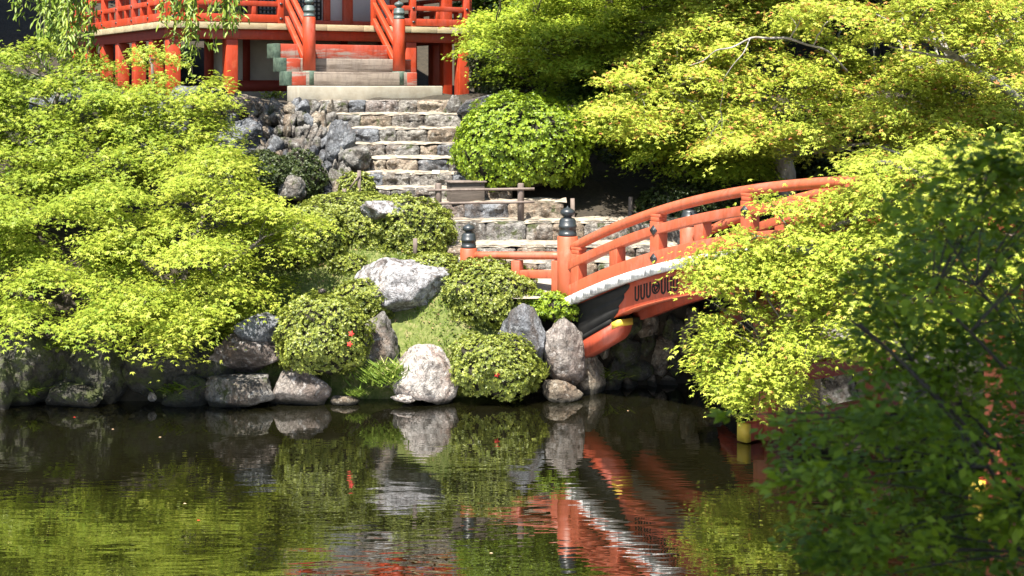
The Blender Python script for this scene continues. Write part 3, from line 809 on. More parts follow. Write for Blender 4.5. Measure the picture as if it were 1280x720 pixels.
def bridge():
    root = thing("arched_bridge", "vermilion arched wooden bridge with black finials crossing the pond", "bridge", (float(B(7.3, BW / 2, 0)[0]), float(B(7.3, BW / 2, 0)[1]), 0))
    T0, T1 = 0.05, BL - 0.05
    mesh_obj("deck", bar(MB(), T0, T1, 0.03, BW - 0.03, lambda t: deck_z(t) - 0.11, lambda t: deck_z(t) - 0.01), M['board'], root)
    rng = np.random.default_rng(3)
    for w0, w1 in ((-0.16, 0.028), (BW - 0.028, BW + 0.16)):
        mb = MB(); t = T0; tint = []
        while t < T1 - 0.05:
            wd = rng.choice([0.10, 0.16, 0.22, 0.28])
            n0 = mb.n
            off = rng.uniform(-.002, .002)
            bar(mb, t, min(t + wd - 0.0015, T1), w0 + off, w1, lambda q: deck_z(q) - 0.125, lambda q: deck_z(q), n=2)
            mb.A[-1] = np.full(mb.n - n0, rng.uniform(0.05, 1.0))
            t += wd
        mesh_obj("plank_edge", mb, M['deckedge'], root)
    for side, (w0, w1, wf) in enumerate(((-0.06, 0.16, -0.06), (BW - 0.16, BW + 0.06, BW + 0.06))):
        wc = (w0 + w1) / 2
        # bottom beam, middle rail, hand rail
        mesh_obj("bottom_rail", bar(MB(), T0, T1, w0 + 0.02, w1 - 0.02, lambda t: deck_z(t) + 0.002, lambda t: deck_z(t) + 0.20), M['bridge'], root, bevel=0.008)
        mesh_obj("middle_rail", bar(MB(), T0 + 0.05, T1 - .05, w0 + 0.015, w1 - 0.015, lambda t: deck_z(t) + 0.425, lambda t: deck_z(t) + 0.555), M['bridge'], root, bevel=0.008)
        ts = np.linspace(T0 + 0.05, T1 - .05, 90)
        mesh_obj("hand_rail", MB().tube([B(t, wc, deck_z(t) + 0.745) for t in ts], 0.072, 14), M['bridge'], root, smooth=True)
        tt = 0.36; k = 0
        posts = [0.26] + [1.115 + 0.8575 * q for q in range(15)]
        for q, t in enumerate(posts):
            if t > BL - 0.2: continue
            tall = (q == 0) or (q % 2 == 0)
            c0 = B(t, wc, 0)
            z0 = deck_z(t)
            if tall:
                mb = MB().box((c0[0], c0[1], z0 + 0.30), (0.088, 0.088, 0.31), BAX)
                po = mesh_obj("rail_post", mb, M['bridge'], root, bevel=0.008)
                cap = MB().box((c0[0], c0[1], z0 + 0.640), (0.080, 0.082, 0.028), BAX)
                cap.box((c0[0], c0[1], z0 + 0.69), (0.098, 0.075, 0.022), BAX)
                mesh_obj("rail_bracket", cap, M['bridge'], po, bevel=0.008)
            else:
                mesh_obj("rail_strut", MB().box((c0[0], c0[1], z0 + 0.31), (0.085, 0.085, 0.16), BAX), M['bridge'], root, bevel=0.008)
            if tall and q > 0 and side == 0:
                diamond(root, t, w0 + 0.012, z0 + 0.10)
                diamond(root, t, w0 + 0.012, z0 + 0.49)
        # girder under the plank ends
        def glow(t):
            return deck_z(t) - 0.125 - 0.37 - 0.17 * max(0.0, (1.5 - min(t, BL - t)) / 1.4)
        gw0, gw1 = (0.02, 0.26) if side == 0 else (BW - 0.26, BW - 0.02)
        gd = mesh_obj("girder", bar(MB(), 0.1, BL - 0.1, gw0, gw1, glow, lambda t: deck_z(t) - 0.125), M['bridge_red'], root, bevel=0.006)
        mesh_obj("girder_flange", bar(MB(), 1.30, BL - 1.3, gw0 - 0.014, gw1 + 0.014, lambda t: glow(t) - 0.016, lambda t: glow(t) + 0.002), M['bridge'], gd)
        if side == 0:
            emblem(gd, 1.95, gw0); emblem(gd, 3.48, gw0)
        # black sheathed girder ends with a lobed edge
        for e in (0, 1):
            prof = []
            fl = lambda t: t if e == 0 else BL - t
            for s in np.linspace(0, 1, 26):
                lob = 1.06 + 0.34 * s + 0.055 * abs(math.sin(s * math.pi * 3.0)) - 0.06 * (s > 0.97)
                prof.append((lob, s))
            mb = MB(); V = []
            n = len(prof)
            for wv in (gw0 - 0.012, gw1 + 0.012):
                for tl, s in prof:
                    for te in (0.06, tl):
                        tr = fl(te)
                        zz = glow(tr) - 0.004 + (deck_z(tr) - 0.128 - glow(tr)) * s
                        V.append(B(tr, wv, zz))
            Fc = []
            for i in range(n - 1):
                a = 2 * i; o2 = 2 * n
                Fc += [(a, a + 1, a + 3, a + 2), (o2 + a, o2 + a + 2, o2 + a + 3, o2 + a + 1), (a + 1, o2 + a + 1, o2 + a + 3, a + 3), (a, a + 2, o2 + a + 2, o2 + a)]
            Fc.append((0, 2 * n, 2 * n + 1, 1))
            mb.add(V, Fc)
            sh = mesh_obj("black_sheath", mb, M['matte_black'], gd)
            mb = bar(MB(), fl(0.06), fl(1.02), gw0 - 0.035, gw1 + 0.02, lambda t: glow(t) - 0.06, lambda t: glow(t) - 0.003, n=7)
            mesh_obj("black_flange", mb, M['matte_black'], gd)
            # corbel below with a yellow end
            cz = lambda t: glow(t) - 0.064
            pr = [(0.22, 0.0), (1.17, 0.0), (1.18, -0.10)] + [(1.17 - 0.20 * (1 - math.cos(a)), -0.10 - 0.15 * math.sin(a)) for a in np.linspace(0.2, math.pi / 2, 6)] + [(0.26, -0.26)]
            V = [B(fl(a), w, cz(fl(min(a, 1.17))) + b) for w in (gw0 - 0.02, gw1 + 0.02) for a, b in pr]
            m_ = len(pr)
            Fc = [tuple(range(m_)), tuple(range(2 * m_ - 1, m_ - 1, -1))] + [(i, m_ + i, m_ + (i + 1) % m_, (i + 1) % m_) for i in range(m_)]
            cb = mesh_obj("corbel", MB().add(V, Fc), M['bridge_red'], root)  # darker girder red puts the shade under the bridge into its colour
            V = [B(fl(a), w, cz(fl(min(a, 1.17))) + b) for a, b in ((1.05, 0.002), (1.178, 0.002), (1.190, -0.09), (1.05, -0.09)) for w in (gw0 - 0.026, gw1 + 0.026)]
            V = [V[0], V[2], V[4], V[6], V[1], V[3], V[5], V[7]]
            mesh_obj("corbel_tip", MB().add(V, [(0, 1, 2, 3), (7, 6, 5, 4), (0, 4, 5, 1), (1, 5, 6, 2), (2, 6, 7, 3), (3, 7, 4, 0)]), M['yellow'], cb)
        # second, inner girder
    mesh_obj("inner_girder", bar(MB(), 0.1, BL - 0.1, BW / 2 - 0.12, BW / 2 + 0.12, lambda t: deck_z(t) - 0.50, lambda t: deck_z(t) - 0.112), M['bridge_red'], root)
    # newels at the ends
    for t in (0.0, BL):
        for w in (0.05, BW - 0.05):
            q = B(t, w, 0)
            newel(root, q[0], q[1], 0.9, 2.315)
    # piers
    for tp in (3.84, BL / 2, BL - 3.84):
        top = deck_z(tp) - 0.5
        for w in (0.20, BW - 0.20):
            q = B(tp, w, 0)
            mesh_obj("pier_post", MB().box((q[0], q[1], (top - 0.95) / 2), (0.125, 0.125, (top + 0.95) / 2), BAX), M['bridge'], root, bevel=0.01)
        for (z0, z1, ext, mt) in ((0.02, 0.24, 0.45, 'bridge_red'), (0.66, 0.88, 0.0, 'bridge_red'), (top - 0.16, top - 0.003, 0.40, 'bridge')):
            w0, w1 = 0.20 - ext, BW - 0.20 + ext
            mb = bar(MB(), tp - 0.075, tp + 0.075, w0, w1, lambda t: z0, lambda t: z1, n=2)
            tb = mesh_obj("tie_beam", mb, M[mt], root, bevel=0.006)
            if ext:
                mb = bar(MB(), tp - 0.082, tp + 0.082, w0 - 0.012, w0 + 0.07, lambda t: z0 - .006, lambda t: z1 + .006, n=2)
                mesh_obj("beam_tip", mb, M['yellow'], tb)
                mb = bar(MB(), tp - 0.082, tp + 0.082, w1 - 0.07, w1 + 0.012, lambda t: z0 - .006, lambda t: z1 + .006, n=2)
                mesh_obj("beam_tip", mb, M['yellow'], tb)
        for w in (0.14, BW - 0.14):     # rounded corbels carrying the girders
            mb = MB(); pr = [(-0.55, 0.0), (0.55, 0.0), (0.55, -0.05)] + [(0.55 - 0.25 * (1 - math.cos(a)), -0.05 - 0.13 * math.sin(a)) for a in np.linspace(.2, math.pi / 2, 5)] + \
                [(-0.30 - 0.25 * math.cos(a), -0.05 - 0.13 * math.sin(a)) for a in np.linspace(math.pi / 2, .2, 5)] + [(-0.55, -0.05)]
            V = [B(tp + a, ww, deck_z(tp + a) - 0.525 + b) for ww in (w - 0.14, w + 0.14) for a, b in pr]
            m_ = len(pr)
            mb.add(V, [tuple(range(m_)), tuple(range(2 * m_ - 1, m_ - 1, -1))] + [(i, m_ + i, m_ + (i + 1) % m_, (i + 1) % m_) for i in range(m_)])
            mesh_obj("pier_corbel", mb, M['bridge'], root)
    # wing rail from the near-left newel back along the path
    a = B(0, 0.05, 0)[:2]; b = np.array([-0.668, 22.85])
    newel(root, b[0], b[1], 1.2, 2.055, 0.132, 0.86)
    def wp(s, z): q = a + (b - a) * s; return np.array([q[0], q[1], z])
    ax = norm(b - a); WAX = np.array([[ax[0], ax[1], 0], [-ax[1], ax[0], 0], [0, 0, 1]])
    mesh_obj("wing_hand_rail", MB().tube([wp(s, 2.02 - 0.08 * s) for s in np.linspace(0.05, 0.95, 10)], 0.06, 12), M['bridge'], root, smooth=True)
    for z0, z1 in ((1.68, 1.80), (1.33, 1.47)):
        V = []
        off = np.array([-ax[1], ax[0], 0]) * 0.055
        p0, p1 = wp(0.05, 0), wp(0.95, 0)
        V = [p0 - off + (0, 0, z0), p1 - off + (0, 0, z0 - .08), p1 + off + (0, 0, z0 - .08), p0 + off + (0, 0, z0), p0 - off + (0, 0, z1), p1 - off + (0, 0, z1 - .08), p1 + off + (0, 0, z1 - .08), p0 + off + (0, 0, z1)]
        mesh_obj("wing_rail", MB().hexa(V), M['bridge'], root, bevel=0.006)
    for s in (0.10, 0.5, 0.88):
        q = wp(s, 1.62 - 0.08 * s)
        po = mesh_obj("wing_post", MB().box(q, (0.07, 0.07, 0.33), WAX), M['bridge'], root, bevel=0.006)
    return root
bridge()

# ---------------------------------------------------------------- temple hall
TC = np.array([-6.80, 28.95]); TE = np.array([0.866, 0.5]); TN = np.array([-0.5, 0.866])     # corner, along the front, inward
TAX = np.array([[TE[0], TE[1], 0], [TN[0], TN[1], 0], [0, 0, 1]])
def TP(l, s, z):          # l along front, s outwards
    q = TC + TE * l - TN * s
    return np.array([q[0], q[1], z])
def tbox(mb, l0, l1, s0, s1, z0, z1):
    return mb.box(TP((l0 + l1) / 2, (s0 + s1) / 2, (z0 + z1) / 2), (abs(l1 - l0) / 2, abs(s1 - s0) / 2, abs(z1 - z0) / 2), TAX)
TL, TD = 6.95, 8.3        # front length, depth
ZF = 5.846
def temple():
    root = thing("temple_hall", "red-lacquered temple hall raised on posts with a railed veranda", "temple", tuple(TP(TL / 2, -TD / 2, 4.25)))
    mesh_obj("veranda_floor", tbox(MB(), 0.06, TL - 0.06, -0.06, -TD + .06, ZF - 0.11, ZF - 0.004), M['board'], root)
    # pale board ends along front, left and right
    mb = MB(); x = 0.0
    rng = np.random.default_rng(2)
    while x < TL:
        w = min(rng.uniform(0.5, 0.95), TL - x); tbox(mb, x + .003, x + w - .003, 0.0, -0.2, ZF - 0.126, ZF); x += w
    mesh_obj("floor_edge", mb, M['edge_wood'], root, bevel=0.004)
    mb = MB(); mb2 = MB(); y = 0.21
    while y < TD:
        w = min(rng.uniform(0.5, 0.95), TD - y)
        tbox(mb, 0.0, 0.2, -y, -y - w + .006, ZF - 0.126, ZF); tbox(mb2, TL - .2, TL, -y, -y - w + .006, ZF - 0.126, ZF); y += w
    mesh_obj("floor_edge", mb2, M['edge_wood'], root, bevel=0.004)
    mesh_obj("floor_edge", mb, M['edge_wood'], root, bevel=0.004)
    # beams under the edge
    mesh_obj("floor_beam", tbox(MB(), 0.10, TL - 0.10, -0.12, -0.34, ZF - 0.33, ZF - 0.128), M['temple'], root, bevel=0.006)
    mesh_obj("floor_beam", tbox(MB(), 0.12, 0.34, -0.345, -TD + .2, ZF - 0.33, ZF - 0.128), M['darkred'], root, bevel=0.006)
    mesh_obj("floor_beam", tbox(MB(), TL - 0.34, TL - .12, -0.345, -TD + .2, ZF - 0.33, ZF - 0.128), M['temple'], root, bevel=0.006)
    # posts under the veranda
    def post(l, s, w=0.125, zt=ZF - 0.335, mat='temple', name="support_post", zb=4.2):
        return mesh_obj(name, tbox(MB(), l - w, l + w, s - w, s + w, zb, zt), M[mat], root, bevel=0.015)
    for l in (0.24, 1.42, 5.42, TL - 0.24): post(l, -0.23)
    for s in (-1.35, -2.6, -3.9, -5.2, -6.6, -7.9): post(0.24, s)
    for s in (-1.5, -2.8): post(TL - 0.24, s)
    post(5.95, -1.3, 0.10)
    # full-height post at the right front corner
    mesh_obj("corner_post", tbox(MB(), TL - 0.62, TL - 0.40, -0.36, -0.58, 4.2, 8.6), M['temple'], root, bevel=0.015)
    # stone-based inner wall below the floor
    mesh_obj("base_plinth", tbox(MB(), 0.7, TL - 0.9, -1.15, -TD + 0.8, 4.15, 4.46), M['slab'], root, bevel=0.02)
    mesh_obj("lower_wall", tbox(MB(), 1.5, TL - 1.5, -1.62, -1.72, 4.46, ZF - 0.14), M['greyplaster'], root)
    mb = MB(); tbox(mb, 1.45, TL - 1.45, -1.56, -1.75, 4.462, 4.70)
    for l in (1.45, 2.25, 3.4, 4.5, 5.4): tbox(mb, l - .07, l + .07, -1.55, -1.76, 4.70, ZF - 0.15)
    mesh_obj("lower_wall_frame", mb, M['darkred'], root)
    # hall body above the veranda
    W0, W1, WS = 1.25, TL - 1.25, -1.55
    wall = mesh_obj("hall_wall", tbox(MB(), W0, W1, WS, -TD + 1.2, ZF, 8.4), M['plaster'], root)
    mb = MB()
    for l in (W0, 2.35, 3.15, 4.55, W1): mesh_obj("wall_post", tbox(MB(), l - .11, l + .11, WS + 0.09, WS - 0.12, ZF, 8.4), M['temple'], root, bevel=0.01)
    for s in np.linspace(WS - 1.1, -TD + 1.2, 4): mesh_obj("wall_post", tbox(MB(), W0 - 0.09, W0 + 0.12, s - .11, s + .11, ZF, 8.4), M['temple'], root, bevel=0.01)
    mb = MB(); tbox(mb, W0 - .05, W1 + .05, WS + 0.07, WS - 0.05, ZF + 0.002, ZF + 0.16); tbox(mb, W0 - .07, W0 + .05, WS - .1, -TD + 1.2, ZF + .002, ZF + .16)
    tbox(mb, W0 - .05, W1 + .05, WS + 0.07, WS - 0.05, 7.4, 7.56)
    mesh_obj("wall_sill", mb, M['temple'], root, bevel=0.01)
    # black lattice shutters over white paper
    def lattice(l0, l1, z0, z1, left=False):
        mb = MB()
        n = int((l1 - l0) / 0.085); k = int((z1 - z0) / 0.085)
        for i in range(n + 1):
            l = l0 + (l1 - l0) * i / n
            if left: tbox(mb, W0 - 0.045, W0 - 0.02, -l - .017, -l + .017, z0, z1)
            else: tbox(mb, l - .017, l + .017, WS + 0.02, WS + 0.045, z0, z1)
        for j in range(k + 1):
            z = z0 + (z1 - z0) * j / k
            if left: tbox(mb, W0 - 0.055, W0 - 0.03, -l0, -l1, z - .017, z + .017)
            else: tbox(mb, l0, l1, WS + 0.03, WS + 0.055, z - .017, z + .017)
        mesh_obj("lattice_shutter", mb, M['blackpaint'], root)
    lattice(1.40, 2.22, ZF + .18, 7.38); lattice(2.50, 3.02, ZF + .18, 7.38); lattice(3.28, 3.92, ZF + .18, 7.38)
    lattice(1.9, 2.5, ZF + .18, 7.38, True); lattice(2.9, 3.6, ZF + .18, 7.38, True); lattice(4.0, 4.6, ZF + .18, 7.38, True)
    mesh_obj("door_jamb", tbox(MB(), 3.98, 4.14, WS + 0.06, WS - .02, ZF + .16, 7.4), M['temple'], root, bevel=0.01)
    # veranda railing
    def rail_run(p0, p1, posts):
        p0 = np.array(p0); p1 = np.array(p1)
        ln = np.linalg.norm(p1 - p0); ax = (p1 - p0) / ln
        def rp(u, z):
            q = p0 + ax * u; return TP(q[0], q[1], z)
        AX = np.array([(TE * ax[0] - TN * ax[1]).tolist() + [0], (TE * -ax[1] - TN * ax[0]).tolist() + [0], [0, 0, 1]])
        rr = mesh_obj("veranda_railing", MB().box(rp(ln / 2, ZF + 0.10), (ln / 2, 0.06, 0.075), AX), M['temple'], root, bevel=0.006)
        mesh_obj("middle_rail", MB().box(rp(ln / 2, ZF + 0.40), (ln / 2, 0.05, 0.05), AX), M['temple'], rr, bevel=0.006)
        mesh_obj("hand_rail", MB().tube([rp(u, ZF + 0.68) for u in np.linspace(0, ln, 8)], 0.05, 10), M['temple'], rr, smooth=True)
        for k, u in enumerate(posts):
            tall = k % 2 == 0
            mesh_obj("rail_post" if tall else "rail_strut", MB().box(rp(u, ZF + (0.34 if tall else 0.27)), (0.065 if tall else 0.045, 0.065 if tall else .045, 0.335 if tall else 0.12), AX), M['temple'], rr, bevel=0.006)
            if tall:
                for zz in (0.10, 0.40):
                    q = rp(u, ZF + zz) - AX[1] * 0.068 * (1 if (AX[1][1] > 0) else -1)
                    mesh_obj("metal_stud", MB().box(q, (0.028, 0.012, 0.022), AX), M['bronze'], rr)
    rail_run((0.12, -0.12), (2.50, -0.12), [0.06, 0.55, 1.15, 1.75, 2.32])
    rail_run((4.50, -0.12), (TL - 0.12, -0.12), [0.06, 0.5, 0.95, 1.55, 2.25])
    rail_run((0.12, -0.12), (0.12, -TD + 0.1), [0.06, 0.6, 1.2, 1.8, 2.4, 3.0, 3.6, 4.2, 4.8, 5.4, 6.0, 6.6, 7.2, 7.8])
    rail_run((TL - 0.12, -0.12), (TL - 0.12, -TD + 0.1), [0.06, 0.6, 1.2, 1.8, 2.4, 3.0, 3.6, 4.2, 4.8, 5.4, 6.0])
    # wooden stair: thick boards with copper caps on the ends
    for k, (z0, z1, s0, s1, l0, l1, mt) in enumerate([
            (4.58, 4.85, 0.98, 1.33, 1.98, 4.98, 'board'), (4.852, 5.12, 0.64, 1.05, 1.98, 4.98, 'board'), (5.122, 5.41, 0.30, 0.72, 1.98, 4.98, 'temple_worn')]):
        b_ = mesh_obj("stair_board", tbox(MB(), l0 + 0.14, l1 - 0.14, s0, s1, z0, z1), M[mt], root, bevel=0.01)
        if k < 2:
            mb = MB()
            for a, c in ((l0 + 0.139, 2.42), (4.62, l1 - 0.139)):
                mesh_obj("painted_end", tbox(MB(), a, c, s1 - 0.05, s1 + 0.004, z0 + .004, z1 - .004), M['temple_worn'], b_, bevel=0.004)
        mb = MB(); tbox(mb, l0 + .02, l0 + 0.145, s0 - 0.004, s1 + 0.010, z0 - .003, z1 + .006)
        mesh_obj("copper_cap", mb, M['copper'], b_, bevel=0.008)
    # stair newels and sloping rails
    for l in (2.54, 4.50):
        q = TP(l, 1.20, 0)
        nw = newel(root, q[0], q[1], 4.60, 5.93, 0.128, 0.86, 'temple', 'copper_dark', True)
        for z0, z1, hgt in ((4.98, 5.93, 0.07), (5.35, 6.28, 0.06), (5.72, 6.60, 0.05)):
            a = TP(l - .0, 1.12, z0); c = TP(l - .0, 0.02, z1)
            off = np.array([TE[0], TE[1], 0]) * 0.05
            V = [a - off - (0, 0, hgt), c - off - (0, 0, hgt), c + off - (0, 0, hgt), a + off - (0, 0, hgt), a - off + (0, 0, hgt), c - off + (0, 0, hgt), c + off + (0, 0, hgt), a + off + (0, 0, hgt)]
            mesh_obj("stair_rail", MB().hexa(V), M['temple'], root, bevel=0.008)
    # hipped bark roof with deep eaves
    e0, e1, ze, zr = -0.15, TL + 0.15, 8.55, 11.4
    V = [TP(e0, .15, ze), TP(e1, .15, ze), TP(e1, -TD - .15, ze), TP(e0, -TD - .15, ze), TP(2.4, -TD / 2, zr), TP(TL - 2.4, -TD / 2, zr),
         TP(e0, .15, ze - .16), TP(e1, .15, ze - .16), TP(e1, -TD - .15, ze - .16), TP(e0, -TD - .15, ze - .16)]
    mesh_obj("roof", MB().add(V, [(0, 1, 5, 4), (1, 2, 5), (2, 3, 4, 5), (3, 0, 4), (6, 7, 1, 0), (7, 8, 2, 1), (8, 9, 3, 2), (9, 6, 0, 3), (9, 8, 7, 6)]), M['bark_roof'], root)
temple()
sl = mesh_obj("stone_slab", tbox(MB(), 2.02, 5.12, 1.34, 1.95, 4.22, 4.572), M['slab'], bevel=0.02)
tag(sl, "long pale cut-stone slab at the foot of the red temple stairs", "stone slab")

# ---------------------------------------------------------------- leaves
def leaves(mb, C, Nn, D, size, kind, tint):
    """C centres, Nn normals, D leaf directions, all (n,3)"""
    n = len(C)
    Nn = norm(Nn)
    D = norm(D - (D * Nn).sum(-1, keepdims=True) * Nn)
    S = np.cross(Nn, D)
    size = np.broadcast_to(size, (n,))[:, None]
    if kind == 'maple':          # three narrow lobes and two small ones from a common base
        pts = [(0, -0.30, 0.0)]
        quads = []
        for a, ln, wd in ((0, 1.0, 0.17), (0.85, 0.85, 0.16), (-0.85, 0.85, 0.16)):
            ca, sa = math.cos(a), math.sin(a)
            b = len(pts)
            mid = 0.42 * ln
            for (u, v, h) in ((mid, wd, 0.04), (ln, 0, -0.12), (mid, -wd, 0.04)):
                pts.append((u * sa + v * ca, u * ca - v * sa - 0.30, h))
            quads.append((0, b, b + 1, b + 2))
    elif kind == 'oval':
        pts = [(0, -0.5, 0), (0.26, 0.02, 0.05), (0, 0.55, -0.06), (-0.26, 0.02, 0.05)]
        quads = [(0, 1, 2, 3)]
    elif kind == 'long':
        pts = [(0, -0.1, 0), (0.15, 0.35, 0.03), (0.10, 0.75, 0.0), (0, 1.05, -0.08), (-0.10, 0.75, 0.0), (-0.15, 0.35, 0.03)]
        quads = [(0, 1, 4, 5), (1, 2, 3, 4)]
        quads = [(0, 1, 2, 3), (0, 3, 4, 5)]
    elif kind == 'blade':
        pts = [(0.5 * .09, 0, 0), (0.3 * .09, 0.6, 0.06), (0, 1.0, 0.16), (-0.5 * .09, 0, 0)]
        quads = [(0, 1, 2, 3)]
    pts = np.array(pts)
    k = len(pts)
    V = C[:, None, :] + size[:, None, :] * (pts[None, :, 0:1] * S[:, None, :] + pts[None, :, 1:2] * D[:, None, :] + pts[None, :, 2:3] * Nn[:, None, :])
    q = np.array(quads)
    Fq = (np.arange(n) * k)[:, None, None] + q[None]
    mb.add(V.reshape(-1, 3), Fq.reshape(-1, 4), np.repeat(tint, k) + 1e-4)

def pad(mb, c, r, rng, dens=1.0, size=0.062, kind='maple', flat=0.26, bias=0.0, red=0.0):
    """one layered spray of a maple: fans of leaves set along twigs of a drooping plate"""
    c = np.asarray(c)
    ncl = max(6, int(54 * dens * (r / 0.5) ** 2 * (0.062 / size) ** 0.6))
    th = rng.uniform(0, 2 * math.pi, ncl)
    ph = rng.uniform(0, 2 * math.pi, 3)
    lob = 1 + 0.20 * np.sin(3 * th + ph[0]) + 0.14 * np.sin(5 * th + ph[1]) + 0.10 * np.sin(8 * th + ph[2])
    rho = np.sqrt(rng.uniform(0, 1, ncl))
    low = rng.uniform(size=ncl) < 0.18
    ax, ay = rng.uniform(0.85, 1.2), rng.uniform(1.1, 1.6)
    u = np.stack([np.cos(th) * ax, np.sin(th) * ay], -1)
    tilt = rng.normal(0, 0.12, 2)
    xy = u * (rho * lob * r)[:, None]
    z = flat * r * (1 - rho ** 2) - 0.20 * r * rho ** 2.5 + rng.normal(0, 0.07 * r, ncl) + (xy * tilt).sum(-1)
    z = z - low * flat * r * rng.uniform(0.4, 1.3, ncl)
    CC = np.c_[xy, z] + c
    per = 19
    n = ncl * per
    out = np.c_[u, np.full(ncl, -0.25)]
    out = norm(out + rng.normal(0, 0.35, (ncl, 3)) * np.array([1, 1, 0.4]))
    side = norm(np.cross(out, np.array([0, 0, 1.0])))
    a = rng.normal(0, 1, (ncl, per)); b = rng.normal(0, 1, (ncl, per)); cc = rng.normal(0, 1, (ncl, per))
    sp = 0.142 * (size / 0.062) ** 0.5
    Pp = CC[:, None, :] + (a * sp * 1.15)[..., None] * out[:, None, :] + (b * sp * 0.75)[..., None] * side[:, None, :] + (cc * sp * 0.28)[..., None] * np.array([0, 0, 1.0])
    Pp = Pp.reshape(-1, 3)
    Nn = np.array([0, 0, 1.0]) + np.repeat(out, per, 0) * 0.35 + rng.normal(0, 0.30, (n, 3))
    Dd = np.repeat(out, per, 0) + rng.normal(0, 0.7, (n, 3))
    sz = size * rng.uniform(0.7, 1.25, n)
    tn = np.repeat(np.clip(rng.normal(0.45 + bias, 0.11, ncl), 0, 0.82), per) + rng.normal(0, 0.14, n)
    tn = np.clip(tn, 0.02, 0.84)
    if red:
        hot = np.repeat(rng.uniform(size=ncl) < 0.4, per)
        tip = (rng.uniform(size=n) < red * np.where(hot, 2.2, 0.25)) & (np.repeat(~low, per))
        tn = np.where(tip, rng.uniform(0.88, 1.0, n), tn)
    leaves(mb, Pp, Nn, Dd, sz, kind, tn)
    return CC

def in_poly(p, poly):
    x, y = p; ins = False; n = len(poly)
    for i in range(n):
        (x1, y1), (x2, y2) = poly[i], poly[(i + 1) % n]
        if (y1 > y) != (y2 > y) and x < (x2 - x1) * (y - y1) / (y2 - y1) + x1: ins = not ins
    return ins

def fill(poly, n, d0, slope, jit, r0, r1, rng, ysc=2.0):
    """spread n sprays evenly over the silhouette of a crown; upper sprays stand further back"""
    xs = [p[0] for p in poly]; ys = [p[1] for p in poly]; yb = max(ys)
    pts = []
    for k in range(n):
        best = None; bd = -1
        for _ in range(14):
            for __ in range(60):
                q = (rng.uniform(min(xs), max(xs)), rng.uniform(min(ys), max(ys)))
                if in_poly(q, poly): break
            dd = min([((q[0] - p[0]) ** 2 + ysc ** 2 * (q[1] - p[1]) ** 2) for p in pts] or [1e9])
            if dd > bd: bd = dd; best = q
        pts.append(best)
    out = []
    for (x, y) in pts:
        d = d0 + slope * (yb - y) / 100 + rng.uniform(-jit, jit)
        out.append((P(x, y, d), rng.uniform(r0, r1)))
    return out

def bez(a, b, c, n):
    t = np.linspace(0, 1, n)[:, None]
    return (1 - t) ** 2 * a + 2 * (1 - t) * t * b + t ** 2 * c

def tree(name, label, cat, trunks, pads, mat, bark='bark', seed=0, group=None, size=0.062, kind='maple', dens=1.0, flat=0.26, bias=0.0, red=0.0, twigs=5, brad=0.014, base=None, sag=0.25):
    """trunks: list of (points, radii); pads: list of (centre, radius)"""
    rng = np.random.default_rng(seed)
    base = trunks[0][0][0] if base is None else base
    root = thing(name, label, cat, tuple(base), group)
    mb = MB(); samples = []
    for pts, rad in trunks:
        pts = np.array(pts, float)
        k = len(pts); tt = np.linspace(0, k - 1, 8 * (k - 1) + 1)
        # smooth path through the points
        path = np.stack([np.interp(tt, np.arange(k), pts[:, j]) for j in range(3)], -1)
        for _ in range(6): path[1:-1] = 0.25 * path[:-2] + 0.5 * path[1:-1] + 0.25 * path[2:]
        rr = np.interp(tt, np.arange(k), rad)
        path[1:-1] += rng.normal(0, 0.15, (len(path) - 2, 3)) * rr[1:-1, None] * 0.5
        mb.tube(path, rr, 9)
        samples += [(p, r) for p, r in zip(path, rr)]
    mesh_obj("trunk", mb, M[bark], root, smooth=True)
    br = MB(); cr = MB()
    SP = np.array([s[0] for s in samples]); SR = np.array([s[1] for s in samples])
    for c, r in pads:
        CC = pad(cr, c, r, rng, dens, size, kind, flat, bias, red)
        dd = np.linalg.norm(SP - c, axis=1) + np.where(SP[:, 2] > c[2] - 0.05, 1.5 * (SP[:, 2] - c[2] + 0.05), 0)
        k = int(np.argmin(dd)); a = SP[k]
        e = c + np.array([0, 0, -0.06 * r])
        mid = (a + e) / 2 + np.array([rng.normal(0, .1), rng.normal(0, .1), sag * np.linalg.norm(e - a) * 0.5])
        path = bez(a, mid, e, 9)
        path[1:-1] += rng.normal(0, 0.018, (7, 3)) * np.linalg.norm(e - a)
        r0 = min(SR[k] * 0.7, brad + 0.012 * np.linalg.norm(e - a))
        br.tube(path, np.linspace(r0, 0.009, 9), 5, cap=False)
        for q in CC[rng.choice(len(CC), min(twigs, len(CC)), replace=False)]:
            s = path[rng.integers(4, 9)]
            br.tube(bez(s, (s + q) / 2 + np.array([0, 0, 0.05]), q, 4), np.array([0.008, 0.006, 0.005, 0.003]), 4, cap=False)
    mesh_obj("branches", br, M[bark], root, smooth=True)
    mesh_obj("crown", cr, M[mat], root)
    return root

